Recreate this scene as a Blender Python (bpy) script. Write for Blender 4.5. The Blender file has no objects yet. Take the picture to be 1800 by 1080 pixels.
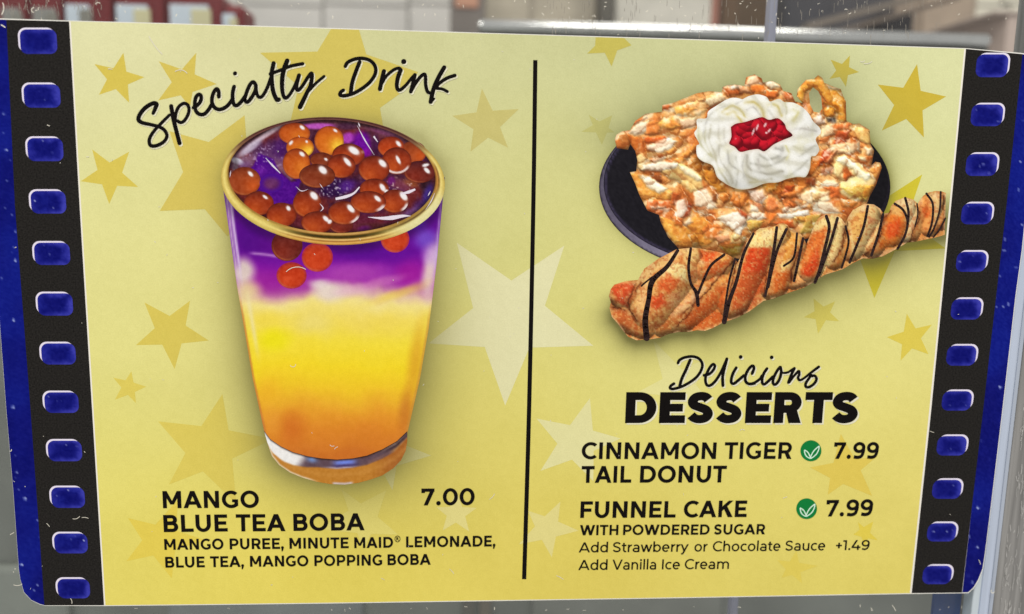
import bpy, math, random
import numpy as np
from mathutils import Matrix, Vector
from mathutils.geometry import tessellate_polygon

SC = bpy.context.scene
COL = SC.collection
random.seed(7)
RNG = np.random.default_rng(11)

# ------------------------------------------------------------------ camera
# metres; the sign stands upright in the plane y = 0, its lower edge near z = 0, the viewer on the -y side
FPX = 1447.0
SIGN_W, SIGN_H = 0.327, 0.327 / 1.4875          # the yellow printed area


def homography(src, dst):
    A = []
    for (x, y), (u, v) in zip(src, dst):
        A.append([x, y, 1, 0, 0, 0, -u * x, -u * y, -u])
        A.append([0, 0, 0, x, y, 1, -v * x, -v * y, -v])
    return np.linalg.svd(np.array(A, float))[2][-1].reshape(3, 3)


_H = homography([(-SIGN_W / 2, SIGN_H), (SIGN_W / 2, SIGN_H), (SIGN_W / 2, 0), (-SIGN_W / 2, 0)],
                np.array([(121, 36.5), (1698, 86), (1602, 1045), (183, 1065)], float) - np.array([900, 540.]))
_M = np.diag([1 / FPX, 1 / FPX, 1]) @ _H
_M /= (np.linalg.norm(_M[:, 0]) + np.linalg.norm(_M[:, 1])) / 2
if _M[2, 2] < 0:
    _M = -_M
_U, _S, _V = np.linalg.svd(_M[:, :2])
_Q = _U[:, :2] @ _V
_R = np.c_[_Q, np.cross(_Q[:, 0], _Q[:, 1])]
_C = -_R.T @ _M[:, 2]                            # camera in (u, v, n)
_HI = np.linalg.inv(np.diag([FPX, FPX, 1]) @ np.c_[_R[:, 0], _R[:, 1], _M[:, 2]])


def wvec(a):
    return Vector((a[0], -a[2], a[1]))


cam_data = bpy.data.cameras.new('camera')
cam = bpy.data.objects.new('camera', cam_data)
COL.objects.link(cam)
_r, _u, _b = wvec(_R[0]), wvec(-_R[1]), wvec(-_R[2])
_m = Matrix((_r, _u, _b)).transposed().to_4x4()
_m.translation = wvec(_C)
cam.matrix_world = _m
cam_data.sensor_width = 36
cam_data.lens = 36 * FPX / 1800
cam_data.clip_start = 0.01
cam_data.clip_end = 50
cam_data.dof.use_dof = True
cam_data.dof.focus_distance = 0.314
cam_data.dof.aperture_fstop = 6.5
SC.camera = cam

# ------------------------------------------------------------------ light
world = bpy.data.worlds.new('World')
SC.world = world
world.use_nodes = True
world.node_tree.nodes['Background'].inputs[0].default_value = (1.0, 0.985, 0.96, 1)
world.node_tree.nodes['Background'].inputs[1].default_value = 0.60
SC.view_settings.view_transform = 'Standard'
SC.view_settings.look = 'None'
SC.view_settings.exposure = 0.0
SC.view_settings.gamma = 1.0
SC.cycles.use_denoising = True


def area_lamp(name, loc, target, sx, sy, power, col=(1, 0.97, 0.92)):
    d = bpy.data.lights.new(name, 'AREA')
    d.shape = 'RECTANGLE'
    d.size, d.size_y, d.energy, d.color = sx, sy, power, col
    o = bpy.data.objects.new(name, d)
    COL.objects.link(o)
    o.location = loc
    o.rotation_euler = (Vector(target) - Vector(loc)).to_track_quat('-Z', 'Y').to_euler()
    return o


area_lamp('ceiling_lamp', (-0.2, -1.2, 2.3), (0, 0, 0.1), 1.6, 0.8, 56)
area_lamp('kitchen_lamp', (0.65, 0.9, 2.2), (0.5, 0.8, 0.2), 2.8, 0.5, 38, (1, 0.96, 0.9))


# ------------------------------------------------------------------ colour and materials
def lin(c):
    c = np.asarray(c, float) / 255.0
    c = np.clip(c, 0, 1)
    return np.where(c <= 0.04045, c / 12.92, ((c + 0.055) / 1.055) ** 2.4)


MATS = {}


def base_mat(name, rough=0.5, spec=0.25):
    m = bpy.data.materials.new(name)
    m.use_nodes = True
    b = m.node_tree.nodes['Principled BSDF']
    b.inputs['Roughness'].default_value = rough
    b.inputs['Specular IOR Level'].default_value = spec
    return m, m.node_tree, b


def grain(nt, b, src, scale, lo, hi, coord='Object', detail=3.0):
    """multiply a colour (socket or tuple) with a fine procedural grain"""
    tc = nt.nodes.new('ShaderNodeTexCoord')
    nz = nt.nodes.new('ShaderNodeTexNoise')
    nz.inputs['Scale'].default_value = scale
    nz.inputs['Detail'].default_value = detail
    nt.links.new(tc.outputs[coord], nz.inputs['Vector'])
    mr = nt.nodes.new('ShaderNodeMapRange')
    mr.inputs['From Min'].default_value = 0.3
    mr.inputs['From Max'].default_value = 0.7
    mr.inputs['To Min'].default_value = lo
    mr.inputs['To Max'].default_value = hi
    nt.links.new(nz.outputs['Fac'], mr.inputs['Value'])
    mx = nt.nodes.new('ShaderNodeVectorMath')
    mx.operation = 'SCALE'
    if isinstance(src, tuple):
        mx.inputs[0].default_value = src
    else:
        nt.links.new(src, mx.inputs[0])
    nt.links.new(mr.outputs[0], mx.inputs['Scale'])
    nt.links.new(mx.outputs[0], b.inputs['Base Color'])
    return mx


def print_mat():
    if 'print' not in MATS:
        m, nt, b = base_mat('printed_ink', 0.5, 0.08)
        at = nt.nodes.new('ShaderNodeAttribute')
        at.attribute_name = 'Col'
        grain(nt, b, at.outputs['Color'], 1900, 0.95, 1.05)
        MATS['print'] = m
    return MATS['print']


def solid(rgb, rough=0.5, spec=0.08, scale=2200, lo=0.94, hi=1.06, metal=0.0, key=None):
    k = key or ('s', tuple(rgb), rough, spec, scale, lo, hi, metal)
    if k not in MATS:
        m, nt, b = base_mat('paint_%d_%d_%d' % tuple(int(v) for v in rgb), rough, spec)
        b.inputs['Metallic'].default_value = metal
        grain(nt, b, tuple(lin(rgb)), scale, lo, hi)
        MATS[k] = m
    return MATS[k]


INK = solid((17, 13, 12), 0.5, 0.06, 1500, 0.75, 1.3)
SHADOW_INK = solid((232, 227, 198))
FILM = solid((35, 33, 31), 0.55, 0.06, 1700, 0.5, 1.55)
LILAC = solid((232, 224, 240))
EDGE_WHITE = solid((240, 234, 222))


# ------------------------------------------------------------------ geometry helpers
def P(x, y, n=0.0):
    """a point of the sign's own plane (n metres in front of it) from its place in the photograph"""
    q = _HI @ np.array([x - 900.0, y - 540.0, 1.0])
    return (q[0] / q[2], -n, q[1] / q[2])


def Pn(xy, n):
    xy = np.asarray(xy, float)
    q = np.c_[xy[:, 0] - 900, xy[:, 1] - 540, np.ones(len(xy))] @ _HI.T
    out = np.empty((len(xy), 3))
    out[:, 0] = q[:, 0] / q[:, 2]
    out[:, 1] = -n
    out[:, 2] = q[:, 1] / q[:, 2]
    return out


def W(x, y, Y):
    d = _R.T @ np.array([(x - 900) / FPX, (y - 540) / FPX, 1])
    k = (-Y - _C[2]) / d[2]
    q = _C + k * d
    return (q[0], Y, q[1])


def link(name, verts, faces, mat, parent=None, cols=None, smooth=False):
    me = bpy.data.meshes.new(name)
    me.from_pydata([tuple(v) for v in verts], [], [tuple(f) for f in faces])
    if mat is not None:
        me.materials.append(mat)
    if cols is not None:
        a = me.color_attributes.new('Col', 'FLOAT_COLOR', 'POINT')
        rgba = np.ones((len(verts), 4), np.float32)
        rgba[:, :3] = cols
        a.data.foreach_set('color', rgba.ravel())
    if smooth:
        me.polygons.foreach_set('use_smooth', [True] * len(me.polygons))
    o = bpy.data.objects.new(name, me)
    COL.objects.link(o)
    if parent is not None:
        o.parent = parent
    return o


def tag(o, label=None, cat=None, group=None, kind=None):
    if label: o['label'] = label
    if cat: o['category'] = cat
    if group: o['group'] = group
    if kind: o['kind'] = kind
    return o


def clip_half(poly, ax, val, keep_less):
    out = []
    n = len(poly)
    for i in range(n):
        a, b = poly[i], poly[(i + 1) % n]
        ia = (a[ax] <= val) if keep_less else (a[ax] >= val)
        ib = (b[ax] <= val) if keep_less else (b[ax] >= val)
        if ia:
            out.append(a)
        if ia != ib:
            t = (val - a[ax]) / (b[ax] - a[ax])
            out.append((a[0] + t * (b[0] - a[0]), a[1] + t * (b[1] - a[1])))
    return out


def inside(poly, X, Y):
    p = np.asarray(poly, float)
    r = np.zeros(X.shape, bool)
    j = len(p) - 1
    for i in range(len(p)):
        xi, yi, xj, yj = p[i, 0], p[i, 1], p[j, 0], p[j, 1]
        if yi != yj:
            r ^= ((yi > Y) != (yj > Y)) & (X < (xj - xi) * (Y - yi) / (yj - yi) + xi)
        j = i
    return r


def print_grid(name, poly, step, fn, n, parent, mat=None):
    """a flat print with the outline poly, finely divided; fn(x, y) gives its sRGB inks"""
    p = np.asarray(poly, float)
    x0, y0 = p.min(0) - 0.013
    x1, y1 = p.max(0) + 0.011
    nx, ny = max(1, int(math.ceil((x1 - x0) / step))), max(1, int(math.ceil((y1 - y0) / step)))
    gx, gy = x0 + step * np.arange(nx + 1), y0 + step * np.arange(ny + 1)
    GX, GY = np.meshgrid(gx, gy)
    ins = inside(poly, GX, GY)
    allin = ins[:-1, :-1] & ins[1:, :-1] & ins[:-1, 1:] & ins[1:, 1:]
    edge = np.zeros((ny, nx), bool)
    for i in range(len(p)):                       # cells crossed by the outline
        a, b = p[i], p[(i + 1) % len(p)]
        L = max(2, int(np.hypot(*(b - a)) / step * 6) + 2)
        t = np.linspace(0, 1, L)
        cx = ((a[0] + t * (b[0] - a[0]) - x0) / step).astype(int).clip(0, nx - 1)
        cy = ((a[1] + t * (b[1] - a[1]) - y0) / step).astype(int).clip(0, ny - 1)
        edge[cy, cx] = True
    anyin = ins[:-1, :-1] | ins[1:, :-1] | ins[:-1, 1:] | ins[1:, 1:]
    edge |= anyin & ~allin
    full = allin & ~edge
    pts = list(zip(GX.ravel(), GY.ravel()))
    faces = []
    w = nx + 1
    for r, c in np.argwhere(full):
        k = r * w + c
        faces.append((k, k + w, k + w + 1, k + 1))
    tri = tessellate_polygon([[Vector((a, b, 0)) for a, b in p]])
    tri = [[tuple(p[k]) for k in t] for t in tri]
    for r in np.unique(np.argwhere(edge)[:, 0]):
        rows = []
        for t in tri:
            if min(q[1] for q in t) < gy[r + 1] and max(q[1] for q in t) > gy[r]:
                t = clip_half(clip_half(t, 1, gy[r], False), 1, gy[r + 1], True)
                if len(t) > 2:
                    rows.append((min(q[0] for q in t), max(q[0] for q in t), t))
        for c in np.argwhere(edge[r])[:, 0]:
            for ta, tb, t in rows:
                if ta >= gx[c + 1] or tb <= gx[c]:
                    continue
                q = clip_half(clip_half(t, 0, gx[c], False), 0, gx[c + 1], True)
                if len(q) < 3:
                    continue
                area = sum(q[i][0] * q[(i + 1) % len(q)][1] - q[(i + 1) % len(q)][0] * q[i][1] for i in range(len(q)))
                if abs(area) < 1e-4:
                    continue
                n0 = len(pts)
                pts += q
                o = list(range(n0, n0 + len(q)))
                faces.append(o[::-1] if area > 0 else o)
    arr = np.array(pts)
    used = np.zeros(len(arr), bool)
    for f in faces:
        for k in f:
            used[k] = True
    idx = np.cumsum(used) - 1
    arr = arr[used]
    faces = [tuple(int(idx[k]) for k in f) for f in faces]
    cols = lin(fn(arr[:, 0], arr[:, 1]))
    return link(name, Pn(arr, n), faces, mat or print_mat(), parent, cols)


def flat(name, poly, n, mat, parent):
    pts = Pn(poly, n)
    area = sum(poly[i][0] * poly[(i + 1) % len(poly)][1] - poly[(i + 1) % len(poly)][0] * poly[i][1] for i in range(len(poly)))
    o = list(range(len(poly)))
    return link(name, pts, [o[::-1] if area > 0 else o], mat, parent)


def catmull(pts, per=6):
    p = [np.array(q, float) for q in pts]
    if len(p) < 3:
        return [p[0] + (p[-1] - p[0]) * t for t in np.linspace(0, 1, per + 1)]
    p = [2 * p[0] - p[1]] + p + [2 * p[-1] - p[-2]]
    out = []
    for i in range(1, len(p) - 2):
        a, b, c, d = p[i - 1:i + 3]
        for t in np.linspace(0, 1, per, endpoint=False):
            out.append(0.5 * (2 * b + (c - a) * t + (2 * a - 5 * b + 4 * c - d) * t * t + (3 * b - a - 3 * c + d) * t ** 3))
    out.append(p[-2])
    return out


class Ink:
    """brush strokes in photograph pixels, laid on the sign as one mesh"""
    def __init__(self, n, dn=1.0e-7):
        self.v, self.f, self.n, self.dn = [], [], n, dn

    def add(self, pts, face_idx):
        s = len(self.v)
        for x, y in pts:
            self.v.append(P(x, y, self.n))
        self.f += [tuple(s + k for k in f) for f in face_idx]
        self.n += self.dn

    def disc(self, x, y, r, k=14, ry=None):
        ry = ry or r
        self.add([(x + r * math.cos(-2 * math.pi * i / k), y + ry * math.sin(-2 * math.pi * i / k)) for i in range(k)], [tuple(range(k))])

    def stroke(self, pts, w, per=6, smooth=True, caps=True, taper=None):
        c = catmull(pts, per) if smooth else [np.array(q, float) for q in pts]
        m = len(c)
        ws = np.full(m, float(w))
        if taper:
            ws *= np.interp(np.linspace(0, 1, m), np.linspace(0, 1, len(taper)), taper)
        L, Rr = [], []
        for i in range(m):
            d = c[min(i + 1, m - 1)] - c[max(i - 1, 0)]
            d = d / (np.hypot(*d) + 1e-9)
            nn = np.array([-d[1], d[0]]) * ws[i] / 2
            L.append(c[i] + nn)
            Rr.append(c[i] - nn)
        for i in range(m - 1):
            self.add([L[i], L[i + 1], Rr[i + 1], Rr[i]], [(0, 1, 2, 3)])
            if caps and 0 < i and ws[i] > 1.6:
                self.disc(c[i][0], c[i][1], ws[i] / 2, 10)
        if caps:
            self.disc(c[0][0], c[0][1], ws[0] / 2, 12)
            self.disc(c[-1][0], c[-1][1], ws[-1] / 2, 12)

    def build(self, name, mat, parent):
        return link(name, self.v, self.f, mat, parent)


# ------------------------------------------------------------------ noise and paint helpers (arrays of photograph pixels)
_LAT = RNG.random((64, 64))


def vnoise(x, y, s, seed=0):
    x = x / s + 17.3 * seed
    y = y / s + 9.1 * seed
    xi, yi = np.floor(x).astype(int), np.floor(y).astype(int)
    fx, fy = x - xi, y - yi
    fx, fy = fx * fx * (3 - 2 * fx), fy * fy * (3 - 2 * fy)
    g = lambda a, b: _LAT[(a + 7 * seed) % 64, (b + 13 * seed) % 64]
    return (g(xi, yi) * (1 - fx) + g(xi + 1, yi) * fx) * (1 - fy) + (g(xi, yi + 1) * (1 - fx) + g(xi + 1, yi + 1) * fx) * fy


def fbm(x, y, s, seed=0, o=3):
    r, a, t = 0, 1.0, 0
    for k in range(o):
        r = r + a * vnoise(x, y, s / 2 ** k, seed + k)
        t += a
        a *= 0.5
    return r / t


def sstep(a, b, v):
    t = np.clip((v - a) / (b - a), 0, 1)
    return t * t * (3 - 2 * t)


def mix(c, d, w):
    w = np.asarray(w)[..., None]
    return c * (1 - w) + np.asarray(d, float) * w


def dab(c, x, y, cx, cy, rx, ry, rgb, op=1.0, soft=0.6, ang=0.0):
    a = math.radians(ang)
    dx, dy = x - cx, y - cy
    u, v = (dx * math.cos(a) + dy * math.sin(a)) / rx, (-dx * math.sin(a) + dy * math.cos(a)) / ry
    r = np.sqrt(u * u + v * v)
    return mix(c, rgb, op * (1 - sstep(1 - soft, 1 + soft * 0.4, r)))


def patch(c, x, y, poly, rgb, op=1.0, soft=2.6):
    p = np.asarray(poly, float)
    m = (x > p[:, 0].min() - 8) & (x < p[:, 0].max() + 8) & (y > p[:, 1].min() - 8) & (y < p[:, 1].max() + 8)
    if m.any():
        d = poly_dist(poly, x[m], y[m])
        c[m] = mix(c[m], rgb, op * (1 - sstep(-soft, soft, d)))
    return c


def poly_dist(poly, x, y):
    p = np.asarray(poly, float)
    d = np.full(x.shape, 1e9)
    for i in range(len(p)):
        a, b = p[i], p[(i + 1) % len(p)]
        e = b - a
        t = np.clip(((x - a[0]) * e[0] + (y - a[1]) * e[1]) / (e @ e + 1e-9), 0, 1)
        d = np.minimum(d, np.hypot(x - a[0] - t * e[0], y - a[1] - t * e[1]))
    return np.where(inside(poly, x, y), -d, d)


def seg_dist(x, y, a, b):
    e = np.array(b, float) - np.array(a, float)
    t = np.clip(((x - a[0]) * e[0] + (y - a[1]) * e[1]) / (e @ e + 1e-9), 0, 1)
    return np.hypot(x - a[0] - t * e[0], y - a[1] - t * e[1])


def bump_field(x, y, caps):
    h = np.full(x.shape, -20.0)
    idx = np.full(x.shape, -1)
    for k, (x1, y1, x2, y2, r, z0) in enumerate(caps):
        m = (x > min(x1, x2) - r) & (x < max(x1, x2) + r) & (y > min(y1, y2) - r) & (y < max(y1, y2) + r)
        if not m.any():
            continue
        d = seg_dist(x[m], y[m], (x1, y1), (x2, y2))
        z = np.where(d < r, z0 + np.sqrt(np.maximum(r * r - d * d, 0)), -20.0)
        hm = h[m]
        b = z > hm
        im = idx[m]
        im[b] = k
        idx[m] = im
        h[m] = np.where(b, z, hm)
    return h, idx


# outlines of the printed pictures
def zz(pts, ox, oy, s):
    return [(ox + X / s, oy + Y / s) for X, Y in pts]


GLASS = [(390, 312), (394, 345), (402, 400), (418, 511), (444.5, 667), (464, 756), (471, 782), (478, 802), (491, 818), (510, 831), (532, 840),
         (556, 847), (580, 851), (606, 852), (630, 849), (652, 843), (672, 836), (692, 823), (705, 809), (713, 793), (716, 762), (738, 667), (753.5, 578),
         (767, 467), (773.5, 400), (779, 345), (782, 312)]
_a = np.linspace(0, 2 * np.pi, 97)[:-1]


def ell(cx, cy, rx, ry, rho=0.0, a=_a):
    return list(zip(cx + rx * np.cos(a), cy + ry * (rho * np.cos(a) + math.sqrt(1 - rho * rho) * np.sin(a))))


RIM_OUT = ell(585.3, 318.5, 196.7, 112.5, 0.06)
RIM_IN = ell(583.5, 311, 183, 100, 0.06)
CAKE = zz([(140, 375), (148, 352), (175, 335), (215, 330), (240, 285), (290, 250), (370, 240), (372, 208), (430, 195), (470, 178), (540, 150), (600, 140), (660, 145),
           (665, 120), (690, 110), (725, 108), (770, 115), (780, 72), (820, 58), (855, 78), (862, 98), (905, 90), (945, 108), (960, 138), (1000, 150), (1018, 190), (1055, 198),
           (1025, 165), (1030, 130), (1070, 85), (1110, 80), (1130, 62), (1150, 75), (1160, 100), (1205, 118), (1240, 130), (1250, 160), (1265, 190), (1268, 285), (1300, 300), (1330, 297),
           (1380, 328), (1385, 400), (1402, 430), (1390, 500), (1408, 484), (1432, 488), (1440, 512), (1410, 600), (1382, 650), (1365, 690), (1310, 720), (1280, 790), (1100, 850), (1000, 880),
           (850, 930), (780, 960), (700, 950), (600, 935), (520, 935), (450, 905), (400, 850), (365, 780), (355, 742), (300, 722), (262, 650), (240, 590), (214, 535), (245, 530),
           (250, 475), (240, 430), (215, 398), (205, 425), (150, 418)], 1030, 110, 2.769)
LOOP = zz([(1085, 150), (1105, 122), (1130, 140), (1145, 170), (1150, 225), (1135, 245), (1108, 240), (1090, 205)], 1030, 110, 2.769)
PLATE = ell(1309, 329, 256, 153)
PLATE_TOP = ell(1311, 322, 250, 147)
TAIL = zz([(85, 565), (95, 530), (112, 508), (170, 490), (230, 485), (245, 455), (262, 428), (330, 380), (420, 333), (500, 325), (560, 333), (620, 345), (670, 358), (700, 375), (722, 398),
           (745, 358), (765, 300), (790, 258), (830, 230), (900, 222), (925, 206), (950, 203), (970, 215), (982, 235), (1035, 258), (1050, 282), (1062, 308), (1090, 240), (1105, 205), (1122, 178),
           (1160, 157), (1200, 160), (1230, 175), (1255, 210), (1270, 170), (1292, 138), (1350, 108), (1395, 112), (1425, 132), (1442, 158), (1470, 152), (1480, 120), (1502, 95), (1550, 75),
           (1590, 88), (1612, 108), (1622, 90), (1640, 68), (1665, 52), (1700, 45), (1730, 47), (1751, 55), (1745, 262), (1700, 275), (1650, 285), (1600, 296), (1560, 300), (1500, 335), (1440, 367),
           (1390, 380), (1340, 378), (1290, 402), (1240, 432), (1150, 460), (1100, 495), (1050, 522), (980, 546), (900, 577), (850, 588), (780, 640), (720, 672), (650, 695), (600, 722), (560, 737), (520, 733),
           (480, 742), (430, 742), (380, 752), (340, 770), (300, 777), (220, 783), (180, 765), (150, 730), (130, 702), (100, 668), (88, 625), (95, 595)], 1040, 320, 2.8125)
CREAM = [tuple(q) for q in catmull(zz([(540, 180), (600, 150), (680, 135), (760, 160), (790, 200), (870, 175), (920, 205), (1000, 210), (1080, 250), (1140, 310), (1180, 380), (1240, 440), (1245, 490), (1200, 540), (1235, 630), (1200, 690), (1160, 700), (1150, 800), (1110, 880), (1040, 880), (940, 900), (860, 930), (740, 940), (640, 980), (530, 995), (440, 970), (370, 930), (310, 880), (270, 780), (180, 740), (130, 690), (125, 600), (150, 580), (105, 490), (130, 440), (130, 360), (215, 350), (230, 290), (300, 240), (400, 180), (470, 165), (538, 179)], 1200, 140, 5.142), 4)][:-1]
BERRY = [tuple(q) for q in catmull(zz([(435, 430), (480, 400), (560, 385), (640, 360), (720, 340), (780, 365), (860, 350), (920, 400), (940, 450), (985, 490), (985, 515), (900, 550), (820, 590), (740, 650), (680, 630), (600, 640), (520, 655), (470, 610), (420, 580), (440, 520), (434, 432)], 1200, 140, 5.142), 4)][:-1]

# the printed ground: pale lime at the top, warm yellow at the bottom
GROUND = [(150, 60, 221, 217, 170), (300, 60, 219, 214, 163), (450, 90, 216, 211, 158), (700, 80, 206, 203, 150), (900, 90, 202, 200, 148), (1100, 130, 202, 201, 148), (1300, 100, 205, 204, 150),
          (1500, 110, 213, 213, 158), (1670, 110, 217, 216, 165), (160, 250, 222, 218, 158), (270, 330, 222, 216, 146), (850, 300, 209, 205, 142), (900, 400, 213, 207, 132), (1000, 330, 210, 205, 134),
          (1640, 280, 223, 221, 154), (200, 450, 225, 218, 142), (300, 480, 222, 214, 137), (1000, 500, 217, 208, 122), (200, 600, 226, 218, 134), (350, 640, 226, 215, 128), (850, 700, 221, 208, 113),
          (1100, 650, 226, 216, 128), (1500, 600, 228, 220, 134), (1620, 480, 229, 222, 150), (200, 800, 227, 216, 117), (250, 950, 229, 212, 100), (400, 1040, 230, 210, 94), (700, 1030, 228, 208, 93),
          (850, 820, 222, 205, 103), (900, 980, 224, 203, 93), (1100, 1030, 223, 202, 94), (1300, 1020, 224, 205, 99), (1560, 1000, 225, 206, 100), (1560, 850, 227, 210, 110), (1580, 720, 229, 216, 124),
          (1300, 850, 227, 213, 117), (600, 200, 208, 204, 146), (585, 560, 220, 210, 125), (1300, 350, 214, 209, 140)]
_G = np.array(GROUND, float)


def ground(x, y):
    num = np.zeros(x.shape + (3,))
    den = np.zeros(x.shape)
    for gx, gy, r, g, b in _G:
        w = np.exp(-((x - gx) ** 2 + (y - gy) ** 2) / (2 * 120.0 ** 2)) + 1e-7
        num += w[..., None] * np.array([r, g, b])
        den += w
    c = num / den[..., None] + np.array([1.0, 3.5, 5.0])
    return c + ((fbm(x, y, 90, 3) - 0.5) * 8 + (vnoise(x, y, 5, 5) - 0.5) * 5)[..., None]


_GS = [(x + 14, y + 10) for x, y in GLASS[3:-4]] + RIM_OUT[0:1]
_GLASS_FULL = [p for p in GLASS] + [(780, 290), (740, 240), (660, 212), (580, 206), (500, 216), (430, 250), (396, 290)]


def printed_shade(c, x, y):
    """the soft drop shadows that are printed under the three pictures"""
    d = poly_dist(_GLASS_FULL, x, y)
    side = sstep(380, 820, x) * 0.6 + 0.7
    low = sstep(180, 700, y)
    s = np.exp(-np.maximum(d, 0) / (17 + 22 * low * side)) * (0.36 + 0.38 * low)
    c = mix(c, (118, 112, 62), np.clip(s, 0, 0.75))
    d = poly_dist(CAKE, x, y)
    up = 1 - sstep(230, 330, y)
    s = np.exp(-np.maximum(d, 0) / 34) * 0.42 * up
    c = mix(c, (120, 122, 82), s)
    d = poly_dist(PLATE, x, y)
    s = np.exp(-np.maximum(d, 0) / 11) * (0.25 + 0.45 * sstep(1400, 1560, x))
    c = mix(c, (110, 108, 50), s)
    d = poly_dist(TAIL, x, y - 6)
    s = np.exp(-np.maximum(d, 0) / (17 + 13 * sstep(1150, 1400, x) - 6 * sstep(1500, 1660, x))) * 0.8 * sstep(400, 470, y + (x - 1400) * 0.3)
    return mix(c, (92, 88, 48), np.clip(s, 0, 0.85))


# ------------------------------------------------------------------ the sign
sign = bpy.data.objects.new('menu_sign', None)
COL.objects.link(sign)
sign.empty_display_size = 0.05
tag(sign, 'yellow printed menu sign with film strip borders showing a boba drink and fried desserts', 'menu sign')
MM = 0.0002        # layers of ink lie a few hundredths of a millimetre apart

# outline of the whole card, rounded at the lower corners
BORDER_L = [(-60, 33), (12, 35), (27, 360), (54.5, 720), (79, 1064.5), (70, 1062), (55, 1055), (42, 1041), (35.5, 1018), (33, 1000), (23, 860), (11, 720), (-1, 560), (-30, 200), (-60, 60)]
BORDER_R = [(1797, 95.5), (1825, 102), (1826, 130), (1815, 250), (1796, 440), (1785, 520), (1762, 720), (1742, 887), (1731, 975), (1727, 1000), (1719, 1020), (1711, 1033), (1702, 1041.5), (1691.5, 1041.7), (1728, 720), (1769, 360)]
CARD = [(-61, 31), (12, 33), (122, 36.5), (350, 42.5), (600, 50), (900, 59.5), (1200, 68.5), (1450, 76.8), (1698, 85), (1797, 93.5), (1826, 101), (1827, 130), (1816, 250), (1797, 440), (1786, 520), (1763, 720), (1743, 887), (1732, 975),
        (1728, 1001), (1720, 1021), (1712, 1034), (1702.5, 1043), (1602, 1044.4), (1200, 1051.6), (900, 1056.4), (600, 1060.9), (400, 1063.4), (184, 1065.6), (79, 1065.2), (70, 1062.8), (55, 1055.6), (41.7, 1041.5), (35.2, 1018), (32.7, 1000), (22.7, 860), (10.7, 720), (-1.3, 560), (-31, 200), (-61, 60)]
_c = np.array(CARD)
_f = Pn(_c, 0.0)
_b = Pn(_c, -0.0009)
k = len(CARD)
link('backing', list(_f) + list(_b), [tuple(range(k))[::-1], tuple(range(k, 2 * k))] + [(i, (i + 1) % k, (i + 1) % k + k, i + k) for i in range(k)],
     solid((236, 233, 224), 0.25, 0.5), sign)

YELLOW = [(122, 37.7), (350, 44), (600, 51.5), (900, 60.8), (1200, 70), (1450, 78.2), (1697, 86.3), (1672, 350), (1636, 720), (1601.5, 1043), (1200, 1050.3), (900, 1055), (600, 1059.5), (400, 1062), (184, 1064.3), (162.5, 720), (140.5, 360)]
print_grid('yellow_ground', YELLOW, 4.0, lambda x, y: printed_shade(ground(x, y), x, y), 0.05 * MM, sign)

# ---- stars printed on the ground
def star_poly(t, fat=0.10, skip=()):
    t = [np.array(q, float) for q in t]
    c = sum(t) / 5
    out = []
    for i in range(5):
        a, b = t[i], t[(i + 1) % 5]
        p0, p1 = a, t[(i + 2) % 5]
        q0, q1 = t[(i - 1) % 5], b
        A = np.array([p1 - p0, -(q1 - q0)]).T
        s = np.linalg.solve(A, q0 - p0)
        m = p0 + s[0] * (p1 - p0)
        m = c + (m - c) * (1 + fat)
        out += [tuple(a), tuple(m)]
    return out


def blend_in(rgb, w=1.0):
    def fn(x, y):
        g = ground(x, y)
        c = mix(g, rgb, np.full(x.shape, w))
        c = c + ((vnoise(x, y, 5, 9) - 0.5) * 5)[..., None]
        return printed_shade(c, x, y)
    return fn


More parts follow.
